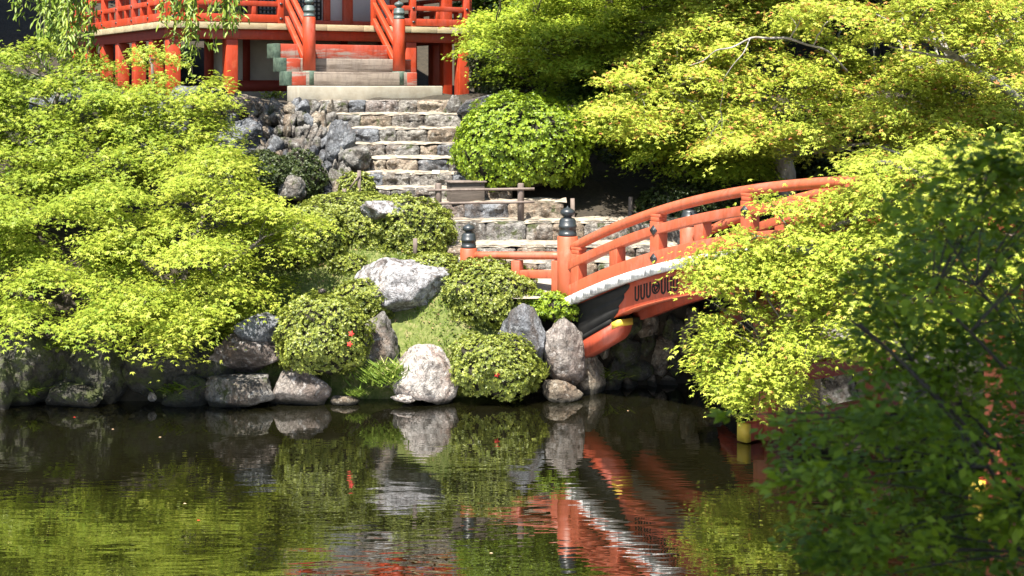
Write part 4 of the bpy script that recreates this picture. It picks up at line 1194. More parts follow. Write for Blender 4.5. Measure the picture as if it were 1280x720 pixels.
# ---------------------------------------------------------------- clipped shrubs
def shrub(label, px, py, rx, ry, d, mat, seed, name="clipped_shrub", cat="shrub", group=None, n=None, leaf=0.037, lump=0.16, depth=None, blooms=(), low=-0.75):
    rng = np.random.default_rng(seed)
    s = d / F
    c = P(px, py, d); rad = np.array([rx * s, depth if depth else (rx * s) * 0.85, ry * s])
    root = thing(name, label, cat, (c[0], c[1], c[2] - rad[2]), group)
    def surf(D):
        lumps = 1 + lump * fbm(D * 2.2 + seed * 3.1, seed, 3) + 0.10 * noise3(D * 5.0 + seed, seed + 2) + 0.04 * noise3(D * 12.0 + seed, seed + 4)
        e = 2.6
        sup = 1.0 / ((np.abs(D) ** e).sum(-1)) ** (1 / e)
        return D * (lumps * (0.5 + 0.5 * sup))[:, None]
    D, Fc = ico(4)
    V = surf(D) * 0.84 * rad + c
    mesh_obj("twig_shade_core", MB().add(V, Fc), M['core'], root, smooth=True)  # solid branch mass, coloured near-black for shaded gaps in the foliage
    area = 4 * math.pi * ((rad[0] * rad[1]) ** 1.6 / 3 + 2 * (rad[0] * rad[2]) ** 1.6 / 3) ** (1 / 1.6)
    nr = n or int(area / (leaf * leaf) * 1.25)
    A = norm(rng.normal(size=(int(nr * 1.6), 3)))
    A = A[A[:, 2] > low][:nr]; nr = len(A)
    off = -np.abs(rng.normal(0, 0.075, nr)) + 0.03 + 0.05 * (rng.uniform(size=nr) < 0.05)
    base = surf(A) * (1 + off)[:, None] * rad + c
    ax = norm(A / rad * rad.mean() + rng.normal(0, 0.30, (nr, 3)) + np.array([0, 0, 0.30]))
    t1 = norm(np.cross(ax, rng.normal(size=(nr, 3)))); t2 = np.cross(ax, t1)
    per = 5
    ph = rng.uniform(0, 6.28, nr)
    mb = MB()
    rt = np.clip(rng.normal(0.45, 0.17, nr), 0, 1)
    for k in range(per):
        a = ph + k * 2 * math.pi / per + rng.normal(0, .2, nr)
        tg = np.cos(a)[:, None] * t1 + np.sin(a)[:, None] * t2
        el = rng.uniform(0.25, 0.8, nr)[:, None]
        Dd = norm(ax * el + tg)
        Nn = norm(ax - tg * el)
        sz = leaf * rng.uniform(0.75, 1.25, nr)
        leaves(mb, base + Dd * sz[:, None] * 0.5, Nn, Dd, sz, 'oval', np.clip(rt + rng.normal(0, 0.13, nr), 0.01, 1))
    mesh_obj("foliage", mb, M[mat], root)
    for (bx, by) in blooms:
        q = P(bx, by, d - rad[1] * 0.93)
        bm_ = MB(); rg = np.random.default_rng(int(bx))
        for k in range(5):
            a = k * 1.2566
            dv = np.array([[math.cos(a), -0.5, math.sin(a)]])
            leaves(bm_, q[None] + dv * 0.02, np.array([[0.2 * math.cos(a), -1, 0.2 * math.sin(a)]]), dv, 0.05, 'oval', np.array([0.5]))
        mesh_obj("blossom", bm_, M['petal_red'], root)
    return root

GA = "clipped azalea mounds"
shrub("round clipped azalea with red blossoms above the brown waterside rock", 403, 420, 55, 52, 21.35, 'l_azalea', 1, group=GA, blooms=((439, 417), (437, 430)))
shrub("wide clipped azalea at the water between the white boulder and bridge rocks", 618, 459, 57, 40, 21.4, 'l_azalea', 2, group=GA, blooms=((621, 468),))
shrub("round clipped azalea in front of the bridge wing rail", 611, 370, 57, 45, 22.5, 'l_azalea', 3, group=GA)
shrub("low clipped azalea left of the pale lichen rock", 454, 376, 38, 25, 22.4, 'l_azalea', 4, group=GA)
shrub("large spreading azalea around a pale rock below the stone steps", 512, 292, 54, 43, 23.9, 'l_azalea', 5, group=GA, lump=0.16)
shrub("azalea hump left of the pale rock, under the steps", 462, 292, 36, 36, 23.9, 'l_azalea', 15, group=GA, lump=0.16)
shrub("low azalea hedge behind the two short stakes", 440, 266, 66, 24, 24.5, 'l_azalea', 6, group=GA, lump=0.15)
shrub("loose azalea beside the left maple branches", 388, 300, 46, 42, 23.6, 'l_azalea', 7, group=GA, lump=0.18)
shrub("small flat azalea between the pale rock and the small black finial", 541, 331, 33, 14, 23.0, 'l_azalea', 8, group=GA)
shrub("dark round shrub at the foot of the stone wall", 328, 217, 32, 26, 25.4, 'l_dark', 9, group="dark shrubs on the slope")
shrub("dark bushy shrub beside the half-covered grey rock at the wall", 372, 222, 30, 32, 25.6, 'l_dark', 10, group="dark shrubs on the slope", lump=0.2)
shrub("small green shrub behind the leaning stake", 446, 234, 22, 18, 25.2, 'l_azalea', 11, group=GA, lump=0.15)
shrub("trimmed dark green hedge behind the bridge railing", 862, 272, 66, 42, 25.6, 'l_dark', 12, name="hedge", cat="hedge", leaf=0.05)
shrub("big bright green rounded shrub right of the stone steps", 652, 184, 80, 62, 25.9, 'l_bright', 13, leaf=0.052, lump=0.13)
shrub("low leafy plant on the rock beside the near bridge newel", 700, 384, 30, 17, 22.0, 'l_bright', 14, name="low_shrub", leaf=0.045, lump=0.25)
shrub("small green plant in front of the bridge wing posts", 672, 382, 22, 18, 22.2, 'l_bright', 16, name="low_shrub", leaf=0.04, lump=0.25)
shrub("low azalea on the lawn below the loose one", 436, 334, 24, 15, 23.2, 'l_azalea', 17, group=GA, lump=0.15)

# ---------------------------------------------------------------- maples and other trees
rg = np.random.default_rng(77)
def gz(x, y): return float(ground_z(np.array([x]), np.array([y]))[0])
def gp(px, d):
    x = (px - CX) / F * d
    return np.array([x, d, gz(x, d) - 0.1])

# left maples overhanging the water
b0 = P(243, 455, 21.6)
pads = fill([(120, 330), (150, 260), (235, 215), (270, 260), (280, 402), (245, 400), (140, 400)], 10, 20.5, 0.9, 0.5, 0.46, 0.70, rg, 3.2)
pads += fill([(235, 205), (300, 205), (335, 250), (385, 285), (345, 340), (340, 380), (285, 398), (270, 260)], 10, 22.0, 0.3, 0.25, 0.36, 0.56, rg, 3.0)
pads += [(P(205, 425, 20.3), 0.36), (P(230, 405, 20.4), 0.4), (P(290, 195, 22.9), 0.3), (P(215, 445, 20.4), .2), (P(265, 225, 22.6), .4), (P(380, 280, 22.3), .35)]
tree("maple_tree", "bright green maple leaning over the left bank, nearest the clipped azalea", "tree",
     [([b0, P(236, 420, 21.5), P(225, 380, 21.5), P(232, 320, 21.8), P(262, 255, 22.3)], [0.10, 0.09, 0.08, 0.06, 0.03]),
      ([P(230, 395, 21.5), P(275, 340, 21.5), P(325, 300, 21.9)], [0.06, 0.04, 0.02]), ([P(228, 370, 21.5), P(180, 330, 21.3), P(150, 300, 21.6)], [0.05, 0.035, 0.02])],
     pads, 'l_maple', 'bark', 1, bias=0.08, group="left bank maples", dens=1.1, flat=0.2)
pads = fill([(-60, 300), (0, 250), (60, 232), (140, 240), (170, 300), (175, 400), (130, 418), (60, 408), (-60, 412)], 12, 20.4, 1.0, 0.5, 0.48, 0.74, rg, 3.2)
tree("maple_tree", "bright green maple at the left edge spreading over the dark rocks", "tree",
     [([P(105, 500, 21.8), P(104, 440, 21.7), P(95, 390, 21.6), P(60, 330, 21.9), P(40, 260, 22.5)], [0.10, 0.085, 0.075, 0.055, 0.03]),
      ([P(100, 410, 21.6), P(135, 370, 21.4), P(160, 330, 21.6)], [0.06, 0.045, 0.02]), ([P(95, 390, 21.6), P(40, 375, 21.3), P(-20, 350, 21.4)], [0.06, 0.05, 0.03])],
     pads, 'l_maple', 'bark_dark', 2, bias=-0.02, group="left bank maples", dens=1.1, flat=0.2)
# maples higher on the slope, left
pads = fill([(-40, 120), (20, 95), (60, 130), (110, 90), (150, 130), (185, 150), (215, 190), (150, 238), (60, 235), (-40, 260)], 17, 23.0, 0.9, 0.5, 0.42, 0.62, rg, 2.8)
pads += [(P(5, 72, 24.4), .4), (P(40, 62, 24.6), .36), (P(-10, 115, 24), .45)]
pads += [(P(70, 105, 24.4), .35), (P(95, 85, 24.6), .3), (P(120, 82, 24.7), .3)]
tree("maple_tree", "yellow-green maple on the slope below the temple veranda, far left", "tree",
     [([gp(40, 24.6), P(42, 230, 24.5), P(55, 170, 24.4), P(75, 110, 24.6)], [0.09, 0.08, 0.06, 0.03]), ([P(45, 215, 24.5), P(100, 170, 24.2), P(140, 140, 24.4)], [0.05, 0.04, 0.02])],
     pads, 'l_maple', 'bark', 3, bias=-0.10, group="slope maples", dens=1.05, flat=0.22)
pads = fill([(130, 140), (165, 100), (185, 60), (205, 75), (200, 110), (215, 140), (240, 130), (268, 105), (278, 120), (262, 160), (290, 185), (250, 215), (180, 215), (140, 190)], 22, 23.6, 0.9, 0.35, 0.26, 0.42, rg, 1.6)
tree("maple_tree", "young yellow-green maple with upright shoots in front of the temple posts", "tree",
     [([gp(205, 24.8), P(203, 215, 24.7), P(195, 150, 24.5), P(190, 80, 24.6)], [0.07, 0.06, 0.045, 0.02]), ([P(203, 210, 24.7), P(240, 165, 24.4), P(264, 120, 24.5)], [0.05, 0.035, 0.015])],
     pads, 'l_maple', 'bark', 4, bias=0.04, group="slope maples", dens=0.95, flat=0.4)

# right side: yellow maple behind the bridge with reddish tips
pads = fill([(765, 135), (775, 80), (850, 40), (900, -20), (960, -60), (1330, -70), (1330, 250), (1180, 225), (1120, 205), (1095, 150), (1050, 160), (1010, 205), (950, 180), (900, 185), (860, 165), (800, 160)], 86, 22.6, 1.3, 0.6, 0.42, 0.66, rg)
pads += [(P(x, y, 22.7), .5) for x, y in ((1150, 5), (1190, 30), (1235, 10), (1270, 40), (1215, 55), (1290, 0), (1120, 40), (1255, 85), (1180, -20), (1050, 15), (1000, 20))]
tree("maple_tree", "big yellow-green maple with reddish leaf tips behind the bridge rail", "tree",
     [([gp(985, 26.2), P(983, 215, 26.1), P(965, 150, 26.0), P(930, 90, 25.8), P(900, 20, 26)], [0.20, 0.18, 0.14, 0.10, 0.05]),
      ([gp(1330, 26.4), P(1320, 190, 25.2), P(1270, 120, 24.2), P(1205, 76, 23.4), P(1150, 45, 23.2), P(1095, 18, 23.2)], [0.16, 0.13, 0.08, 0.045, 0.03, 0.012]),
      ([P(1060, 90, 23.5), P(1035, 62, 23.2), P(1005, 55, 22.9), P(985, 47, 22.8), P(960, 48, 22.7), P(940, 46, 22.7), P(915, 60, 22.7), P(895, 62, 22.7), P(880, 76, 22.8), P(862, 82, 22.8)], [0.012, 0.015, 0.017, 0.018, 0.017, 0.015, 0.012, 0.010, 0.007, 0.004]),
      ([P(938, 47, 22.7), P(930, 66, 22.6), P(917, 80, 22.6), P(906, 96, 22.6)], [0.010, 0.008, 0.006, 0.003]),
      ([P(1200, 74, 23.4), P(1150, 66, 23.0), P(1110, 58, 22.9)], [0.026, 0.016, 0.007]),
      ([P(975, 180, 26.0), P(1040, 130, 25.2), P(1130, 90, 24.6), P(1250, 60, 24.4)], [0.10, 0.08, 0.06, 0.03]),
      ([P(940, 110, 25.9), P(860, 100, 25.0), P(800, 120, 24.6)], [0.08, 0.05, 0.02])],
     pads, 'l_maple_y', 'bark_pale', 5, "maples of the right bank", red=0.10, bias=0.02, dens=1.05, twigs=4, brad=0.008)
# maple limb hanging in front of the bridge
hand = [(905, 325, 18.7, .36), (880, 330, 18.8, .26), (955, 318, 18.5, .42), (930, 350, 18.5, .36), (985, 340, 18.2, .46), (895, 408, 18.4, .28), (902, 448, 18.5, .34), (930, 440, 18.4, .42), (985, 412, 18.1, .30),
        (912, 478, 18.5, .34), (945, 480, 18.4, .40), (985, 455, 18.1, .42), (985, 490, 18.2, .30), (1015, 400, 17.9, .46), (1010, 368, 18.0, .34), (1050, 330, 17.6, .52), (1045, 285, 17.7, .46), (1000, 300, 18.1, .44),
        (965, 256, 18.2, .20), (1005, 262, 18.0, .26), (1060, 250, 17.7, .30), (1105, 212, 17.4, .42), (1110, 255, 17.2, .55), (1110, 310, 17.0, .55), (1150, 215, 16.8, .58), (1160, 280, 16.6, .56), (1170, 340, 16.4, .52),
        (1095, 370, 17.0, .48), (1070, 400, 17.2, .40), (1120, 420, 16.8, .42), (1210, 240, 16.2, .58), (1220, 310, 16.0, .56), (1260, 200, 15.8, .60), (1280, 270, 15.6, .6), (1075, 440, 17.2, .25), (1300, 330, 15.4, .6),
        (888, 470, 18.6, .18), (935, 505, 18.4, .26), (868, 350, 18.7, .2), (920, 300, 18.6, .26), (958, 348, 18.3, .34), (908, 348, 18.6, .28), (932, 388, 18.5, .30), (885, 430, 18.6, .22), (1000, 430, 18.0, .36), (1030, 365, 17.8, .4), (1240, 390, 15.6, .5), (1180, 400, 16.2, .45)]
pads = [(P(a, b, d), r * 1.08) for a, b, d, r in hand]
tr0 = np.array([5.9, 11.9, 1.1])
tree("maple_tree", "maple limb with yellow-green sprays hanging over the water in front of the bridge", "tree",
     [([tr0, np.array([5.75, 12.3, 2.6]), np.array([5.5, 13.3, 3.6]), P(1280, 215, 15.4), P(1180, 235, 16.4), P(1090, 265, 17.3), P(1000, 300, 18.1)], [0.20, 0.17, 0.14, 0.11, 0.08, 0.05, 0.02]),
      ([P(1220, 225, 16.0), P(1140, 330, 16.8), P(1050, 390, 17.6), P(960, 440, 18.3)], [0.07, 0.05, 0.035, 0.015]), ([P(1180, 235, 16.4), P(1110, 200, 17.2), P(1070, 210, 17.6)], [0.05, 0.035, 0.015])],
     pads, 'l_maple_y', 'bark', 6, "maples of the right bank", red=0.03, dens=1.25, size=0.056, sag=0.1, brad=0.006)
# green maples of the middle, at the forest edge
pads = fill([(690, 155), (760, 130), (840, 142), (920, 170), (965, 200), (950, 222), (880, 215), (800, 188), (730, 165)], 18, 25.8, 0.8, 0.4, 0.42, 0.62, rg)
tree("maple_tree", "green maple with low flat tiers in front of the dark wood", "tree",
     [([gp(855, 27.2), P(856, 225, 27.1), P(848, 180, 26.9), P(820, 150, 26.6)], [0.09, 0.08, 0.06, 0.03]), ([P(853, 200, 27.0), P(900, 190, 26.6), P(940, 200, 26.4)], [0.05, 0.04, 0.02])],
     pads, 'l_maple_g', 'bark', 7, "forest edge maples", dens=1.0, bias=0.12)
pads = fill([(590, 30), (625, 5), (690, -40), (900, -50), (880, 40), (800, 75), (740, 95), (690, 90), (640, 62)], 38, 27.6, 1.1, 0.6, 0.45, 0.68, rg)
pads += fill([(640, -150), (1300, -170), (1300, -60), (640, -45)], 46, 25.3, 0.5, 0.8, 0.75, 1.0, rg)  # canopy sprays above the view, added to darken the wood below
tree("maple_tree", "tall green maple filling the top of the view right of the temple", "tree",
     [([gp(760, 29.0), P(758, 200, 28.8), P(750, 80, 28.6), P(770, -40, 28.0), P(820, -120, 27)], [0.17, 0.15, 0.13, 0.09, 0.05]), ([P(750, 90, 28.6), P(690, 50, 28.4), P(620, 30, 28.2)], [0.08, 0.05, 0.02]),
      ([P(770, -40, 28.0), P(900, -90, 26.5), P(1100, -110, 26.0), P(1250, -110, 26)], [0.09, 0.07, 0.05, 0.03])],
     pads, 'l_maple_g', 'bark', 8, "forest edge maples", dens=0.95, bias=0.15, red=0.0)
pads = fill([(590, 60), (640, 60), (700, 90), (760, 130), (740, 145), (690, 125), (640, 100)], 10, 29.6, 0.5, 0.5, 0.4, 0.6, rg)
tree("maple_tree", "dim green maple in the shade behind the big bright shrub", "tree",
     [([gp(690, 30.2), P(690, 190, 30.1), P(680, 110, 29.9)], [0.09, 0.08, 0.04])], pads, 'l_maple_g', 'bark_dark', 9, "forest edge maples", dens=0.9)

# forest behind: each tree its own trunk and crown
forest = [(700, 36.0, 7.0, 'b'), (745, 37, 8, 'a'), (800, 33.5, 7.5, 'b'), (880, 36, 8.5, 'a'), (960, 33.5, 7.5, 'b'), (1060, 35.5, 8.5, 'a'), (1150, 33, 8, 'b'), (1240, 36, 8.5, 'a'), (1330, 33, 8, 'b'),
          (20, 41, 8, 'a'), (-130, 35, 7.5, 'b'), (480, 45, 10, 'a'), (330, 46, 10, 'b'), (180, 44, 9, 'a'), (640, 43, 10, 'b'), (760, 44, 10, 'a'), (900, 45, 10.5, 'b'), (1040, 44, 10, 'a'), (1180, 45, 10.5, 'b'), (1320, 44, 10, 'a')]
where = ["behind the tall maple beside the temple", "behind the bright round shrub", "behind the low green maple", "behind the yellow maple's left half", "behind the yellow maple's trunk", "behind the yellow maple's middle", "behind the yellow maple's right half", "behind the foreground leaves at right", "at the right edge of view",
         "behind the temple's left side", "at the far left edge of view", "farther back behind the temple stairs", "farther back behind the temple front", "farther back behind the temple's left corner", "farther back beside the temple roof", "farther back behind the tall green maple", "farther back behind the yellow maple, left", "farther back behind the yellow maple, middle", "farther back behind the yellow maple, right", "farther back at the right edge"]
for k, (px, d, h, ty) in enumerate(forest):
    b = gp(px, d); rr = np.random.default_rng(300 + k)
    pads = []
    nb = 22
    for j in range(nb):
        a = rr.uniform(0, 6.28); z = rr.uniform(0.32, 1.0)
        rad = 2.1 * math.sqrt(max(0.05, 1 - ((z - 0.55) / 0.55) ** 2)) * rr.uniform(0.4, 1)
        pads.append((b + np.array([math.cos(a) * rad, math.sin(a) * rad, z * h]), rr.uniform(0.75, 1.15)))
    lean = rr.normal(0, 0.3, 2)
    tree("forest_tree", ("dark dense evergreen tree " if ty == 'a' else "dark leafy tree ") + where[k], "tree",
         [([b, b + np.array([lean[0] * .3, lean[1] * .3, h * 0.35]), b + np.array([lean[0], lean[1], h * 0.9])], [0.19, 0.15, 0.04])],
         pads, 'l_forest', 'bark_dark', 400 + k, "trees of the dark wood", size=0.17, kind='oval', dens=1.1, flat=0.5, twigs=0)
# thin understory trunks in the dark wood
for k, (px, d, top) in enumerate([(780, 28.5, 130), (813, 28.2, 120), (843, 28.0, 140), (738, 29, 120)]):
    b = gp(px, d); rr = np.random.default_rng(600 + k)
    tp = P(px + rr.uniform(-15, 15), top, d)
    pads = [(tp + np.array([rr.normal(0, .3), rr.normal(0, .3), rr.uniform(0, .6)]), rr.uniform(.4, .6)) for _ in range(5)]
    tree("understory_tree", ["thin trunk in the shade right of the bright shrub", "slender pale trunk in the shade above the hedge's left end", "grey trunk in the shade above the middle of the hedge", "thin trunk in deep shade just behind the bright shrub"][k], "tree",
         [([b, (b + tp) / 2 + np.array([rr.normal(0, .08), 0, 0]), tp], [0.06, 0.05, 0.025])], pads, 'l_forest', 'bark', 650 + k, "thin trunks in the dark wood", size=0.10, kind='oval', dens=0.7)

for k, (px, d, h, lb) in enumerate([(-190, 22.6, 2.6, "maple on the left bank, first beyond the left edge of view"), (-420, 22.8, 3.0, "maple on the left bank, well beyond the left edge of view"), (-300, 25.2, 3.0, "maple higher on the slope beyond the left edge of view"),
                                  (-560, 25.5, 3.4, "maple higher on the slope, far beyond the left edge of view")]):
    b = gp(px, d); r_ = np.random.default_rng(800 + k)
    pads = [(b + np.array([r_.normal(0, .9), r_.normal(-.3, .7), h * r_.uniform(.35, 1.0)]), r_.uniform(.5, .75)) for _ in range(18)]
    tree("maple_tree", lb, "tree", [([b, b + np.array([.05, -.1, h * .4]), b + np.array([-.1, -.2, h * .9])], [0.11, 0.08, 0.03])], pads, 'l_maple', 'bark_dark', 820 + k, "left bank maples", dens=0.9, flat=0.22)
for k, (px, py, rx, ry, d, lb) in enumerate([(-90, 440, 60, 50, 21.7, "dark boulder of the left bank, just beyond the left edge of view"), (-220, 450, 70, 52, 21.7, "dark boulder of the left bank, second beyond the left edge of view"), (-370, 455, 75, 50, 21.7, "dark boulder of the left bank, third beyond the left edge of view")]):
    rock(lb, px, py, rx, ry, d, 'r_moss_shade', 170 + k, group=G_LB, rough=0.09)
for k, (px, py, rx, ry, d, lb) in enumerate([(-120, 300, 70, 50, 24.0, "dark shrub on the slope beyond the left edge of view"), (-330, 330, 80, 50, 24.2, "dark shrub on the slope farther beyond the left edge of view"), (-150, 190, 80, 50, 26.8, "dark shrub high on the slope beyond the left edge of view"), (-20, 160, 60, 50, 27.6, "dark shrub behind the slope maple at the far left"), (60, 140, 60, 45, 29.5, "dark shrub behind the left corner of the veranda")]):
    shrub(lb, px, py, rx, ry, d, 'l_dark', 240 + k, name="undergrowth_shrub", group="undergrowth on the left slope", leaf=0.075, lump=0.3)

# weeping cherry, strands hanging in front of the veranda
def cherry(label, trunk, strands, seed, leaf=0.13):
    rng = np.random.default_rng(seed)
    root = thing("weeping_cherry", label, "tree", tuple(trunk[0][0][0]), "weeping cherries by the temple")
    mb = MB()
    for pts, rad in trunk:
        pts = np.array(pts); k = len(pts); tt = np.linspace(0, k - 1, 6 * (k - 1) + 1)
        path = np.stack([np.interp(tt, np.arange(k), pts[:, j]) for j in range(3)], -1)
        for _ in range(4): path[1:-1] = 0.25 * path[:-2] + 0.5 * path[1:-1] + 0.25 * path[2:]
        mb.tube(path, np.interp(tt, np.arange(k), rad), 8)
    mesh_obj("trunk", mb, M['bark'], root, smooth=True)
    br = MB(); cr = MB()
    for (px, y0, y1, d) in strands:
        a = P(px, y0, d); e = P(px + rng.uniform(-10, 16), y1, d + rng.uniform(-.2, .2))
        path = bez(a, a * 0.5 + e * 0.5 + np.array([rng.normal(0, .1), rng.normal(0, .1), 0.1]), e, 12)
        br.tube(path, np.linspace(0.010, 0.003, 12), 4, cap=False)
        ln = np.linalg.norm(e - a); n = int(ln * 46)
        t = rng.uniform(0.05, 1, n)
        C = np.stack([np.interp(t, np.linspace(0, 1, 12), path[:, j]) for j in range(3)], -1) + rng.normal(0, 0.055, (n, 3))
        D = np.array([0, 0, -1.0]) + rng.normal(0, 0.45, (n, 3))
        N = np.array([-0.2, -0.9, 0.5]) + rng.normal(0, 0.5, (n, 3))
        leaves(cr, C, N, D, leaf * rng.uniform(0.7, 1.2, n), 'long', np.clip(rng.normal(0.5, 0.2, n), 0.02, 1))
    mesh_obj("branches", br, M['bark'], root, smooth=True)
    mesh_obj("crown", cr, M['l_cherry'], root)
rs = np.random.default_rng(5)
st = [(20 + 100 * rs.beta(2.2, 1.3), -90, rs.uniform(10, 100), rs.uniform(24.6, 25.6)) for _ in range(30)]
st = [(a, b, c + (55 if i % 7 == 0 else 0), d) for i, (a, b, c, d) in enumerate(st)] + [(rs.uniform(-20, 40), -90, rs.uniform(-20, 60), 25.4) for _ in range(5)]
cherry("weeping cherry with hanging leafy strands at the top left corner", [([gp(-140, 26), P(-135, 150, 25.8), P(-100, -60, 25.5), P(60, -120, 25.2)], [0.2, 0.18, 0.13, 0.06])], st, 1)
st = [(rs.uniform(196, 292), -90, rs.uniform(15, 100), rs.uniform(25.6, 26.4)) for _ in range(22)]
st = [(a, b, c if 222 < a < 268 else min(c, 35), d) for a, b, c, d in st]
cherry("weeping cherry branch hanging in front of the temple's corner posts", [([gp(-130, 27.2), P(-120, 100, 27.0), P(-60, -90, 26.6), P(190, -140, 26.2), P(290, -110, 26)], [0.18, 0.16, 0.11, 0.07, 0.03])], st, 2)

# near bank: dark leafy shrub out of focus, shaded by an added tree out of view
def front_shrub():
    rng = np.random.default_rng(21)
    b = np.array([2.1, 4.6, gz(2.1, 4.6) - 0.1])
    root = thing("leafy_shrub", "dark green out-of-focus shrub in the right foreground", "shrub", tuple(b))
    br = MB(); cr = MB()
    poly = [(1085, 330), (1110, 290), (1150, 250), (1190, 220), (1230, 195), (1300, 190), (1400, 220), (1400, 760), (1060, 770), (1020, 700), (1015, 660), (1010, 600), (990, 565), (985, 535), (1030, 512), (1085, 495), (1110, 440), (1085, 400), (1085, 350)]
    pts = fill(poly, 125, 4.6, 0.05, 0.75, 0.08, 0.14, rng, 1.3)
    pts += [(P(902, 520, 4.8), .03), (P(985, 528, 4.6), .05), (P(1010, 550, 4.6), .08), (P(1030, 690, 4.4), .08), (P(1050, 600, 4.6), .1), (P(1180, 600, 4.1), .06), (P(1250, 640, 4.1), .05)]
    stems = []
    for k in range(7):
        e = P(1050 + 40 * k + rng.uniform(-20, 20), 330 + rng.uniform(-60, 160), 4.6 + rng.uniform(-.5, .5))
        s = b + np.array([rng.normal(0, .12), rng.normal(0, .12), 0])
        path = bez(s, (s + e) / 2 + np.array([0.25, 0, 0.35]), e, 14)
        br.tube(path, np.linspace(0.014, 0.004, 14), 6, cap=False); stems.append(path)
    S = np.concatenate(stems)
    for c, r in pts:
        j = S[np.argmin(np.linalg.norm(S - c, axis=1) + np.maximum(0, S[:, 2] - c[2]))]
        br.tube(bez(j, (j + c) / 2 + np.array([0, 0, 0.03]), c, 5), np.linspace(0.0035, 0.0015, 5), 4, cap=False)
        n = int(135 * (r / 0.12) ** 1.5)
        off = norm(rng.normal(size=(n, 3))) * (r * rng.uniform(0.15, 1, n) ** 0.5)[:, None] * np.array([1.25, 1.1, 0.65])
        D = norm(off) + np.array([-.25, 0, -.1]) + rng.normal(0, .5, (n, 3))
        N = np.array([0, -0.1, 1.0]) + rng.normal(0, .45, (n, 3))
        leaves(cr, c + off, N, D, 0.039 * rng.uniform(.7, 1.3, n), 'oval', np.clip(np.full(n, rng.normal(.45, .18)) + rng.normal(0, .14, n), .01, 0.92 if rng.uniform() > 0.06 else 1))  # a few clusters may reach the painted sunlit tint
    mesh_obj("branches", br, M['bark_dark'], root, smooth=True)
    mesh_obj("foliage", cr, M['l_front'], root)
front_shrub()
rr = np.random.default_rng(9)
cc = np.array([0.15, 1.8, 9.2])  # crown set out of view so its shadow falls on the front shrub
pads = [(cc + np.array([rr.normal(0, 1.7), rr.normal(0, 1.5), rr.normal(0, 0.8)]), rr.uniform(0.7, 1.0)) for _ in range(17)]
bb = np.array([-3.4, -2.2, 2.8])
tree("added_shade_tree", "unseen leafy tree added above the viewer to shade the foreground shrub", "tree", [([bb, bb + np.array([.3, .3, 3]), cc + np.array([-.8, -.6, -1.2]), cc + np.array([0.4, 0.5, 0.6])], [0.28, 0.24, 0.18, 0.06])],
     pads, 'l_forest', 'bark', 31, None, size=0.14, kind='oval', dens=1.2, flat=0.5, twigs=0)

# ---------------------------------------------------------------- grass, ferns, litter
def grass():
    rng = np.random.default_rng(4)
    n = 26000
    x = rng.uniform(-4.4, 0.9, n); y = rng.uniform(21.5, 24.0, n)
    dens = fbm(np.stack([x, y, 0 * x], -1) * 1.6, 3)
    keep = (pond_dist(x, y) < -0.22) & (dens + rng.normal(0, .3, n) > -0.30) & ~((x > 0.1) & (y > 22.2)) & ~((x > -1.0) & (y > 23.2))
    x, y, dens = x[keep], y[keep], dens[keep]
    z = ground_z(x, y) - 0.005
    m = len(x)
    D = np.array([0, 0, 1.0]) + rng.normal(0, 0.45, (m, 3))
    N = np.stack([rng.normal(0, 1, m), rng.normal(-1, .6, m), rng.normal(0.3, .3, m)], -1)
    mb = MB(); leaves(mb, np.stack([x, y, z], -1), N, D, rng.uniform(0.04, 0.10, m) * 1.1, 'blade', np.clip(0.45 - 0.45 * fbm(np.stack([x, y, 0 * x], -1) * 2.3, 33) + rng.normal(0, 0.24, m), 0.01, 1))
    o = mesh_obj("grass", mb, M['l_grass'])
    o['kind'] = 'stuff'
grass()

def cover():
    rng = np.random.default_rng(14)
    n = 9000
    x = rng.uniform(-4.6, 0.7, n); y = rng.uniform(21.5, 24.3, n)
    dens = fbm(np.stack([x, y, 0 * x], -1) * 2.1, 41)
    keep = (pond_dist(x, y) < -0.2) & (dens + rng.normal(0, .15, n) > 0.15) & ~((x > 0.1) & (y > 22.2)) & ~((x > -1.0) & (y > 23.2))
    x, y = x[keep], y[keep]; m = len(x)
    z = ground_z(x, y) + rng.uniform(0.0, 0.09, m)
    mb = MB(); leaves(mb, np.stack([x, y, z], -1), np.array([0, -.3, 1.0]) + rng.normal(0, .45, (m, 3)), rng.normal(0, 1, (m, 3)), rng.uniform(.03, .06, m), 'oval', np.clip(rng.normal(.45, .25, m), .01, 1))
    o = mesh_obj("ground_cover", mb, M['l_fern']); o['kind'] = 'stuff'
    n = 700
    x = rng.uniform(-4.2, 0.5, n); y = rng.uniform(21.6, 24.2, n)
    keep = (pond_dist(x, y) < -0.2) & ~((x > 0.1) & (y > 22.2)) & ~((x > -1.0) & (y > 23.2))
    x, y = x[keep], y[keep]; m = len(x)
    z = ground_z(x, y) + rng.uniform(0.02, 0.07, m)
    mb = MB(); leaves(mb, np.stack([x, y, z], -1), np.array([0, -.2, 1.0]) + rng.normal(0, .4, (m, 3)), rng.normal(0, 1, (m, 3)), rng.uniform(.03, .055, m), 'oval', np.full(m, .5))
    o = mesh_obj("dry_leaves", mb, M['dryleaf']); o['kind'] = 'stuff'
cover()
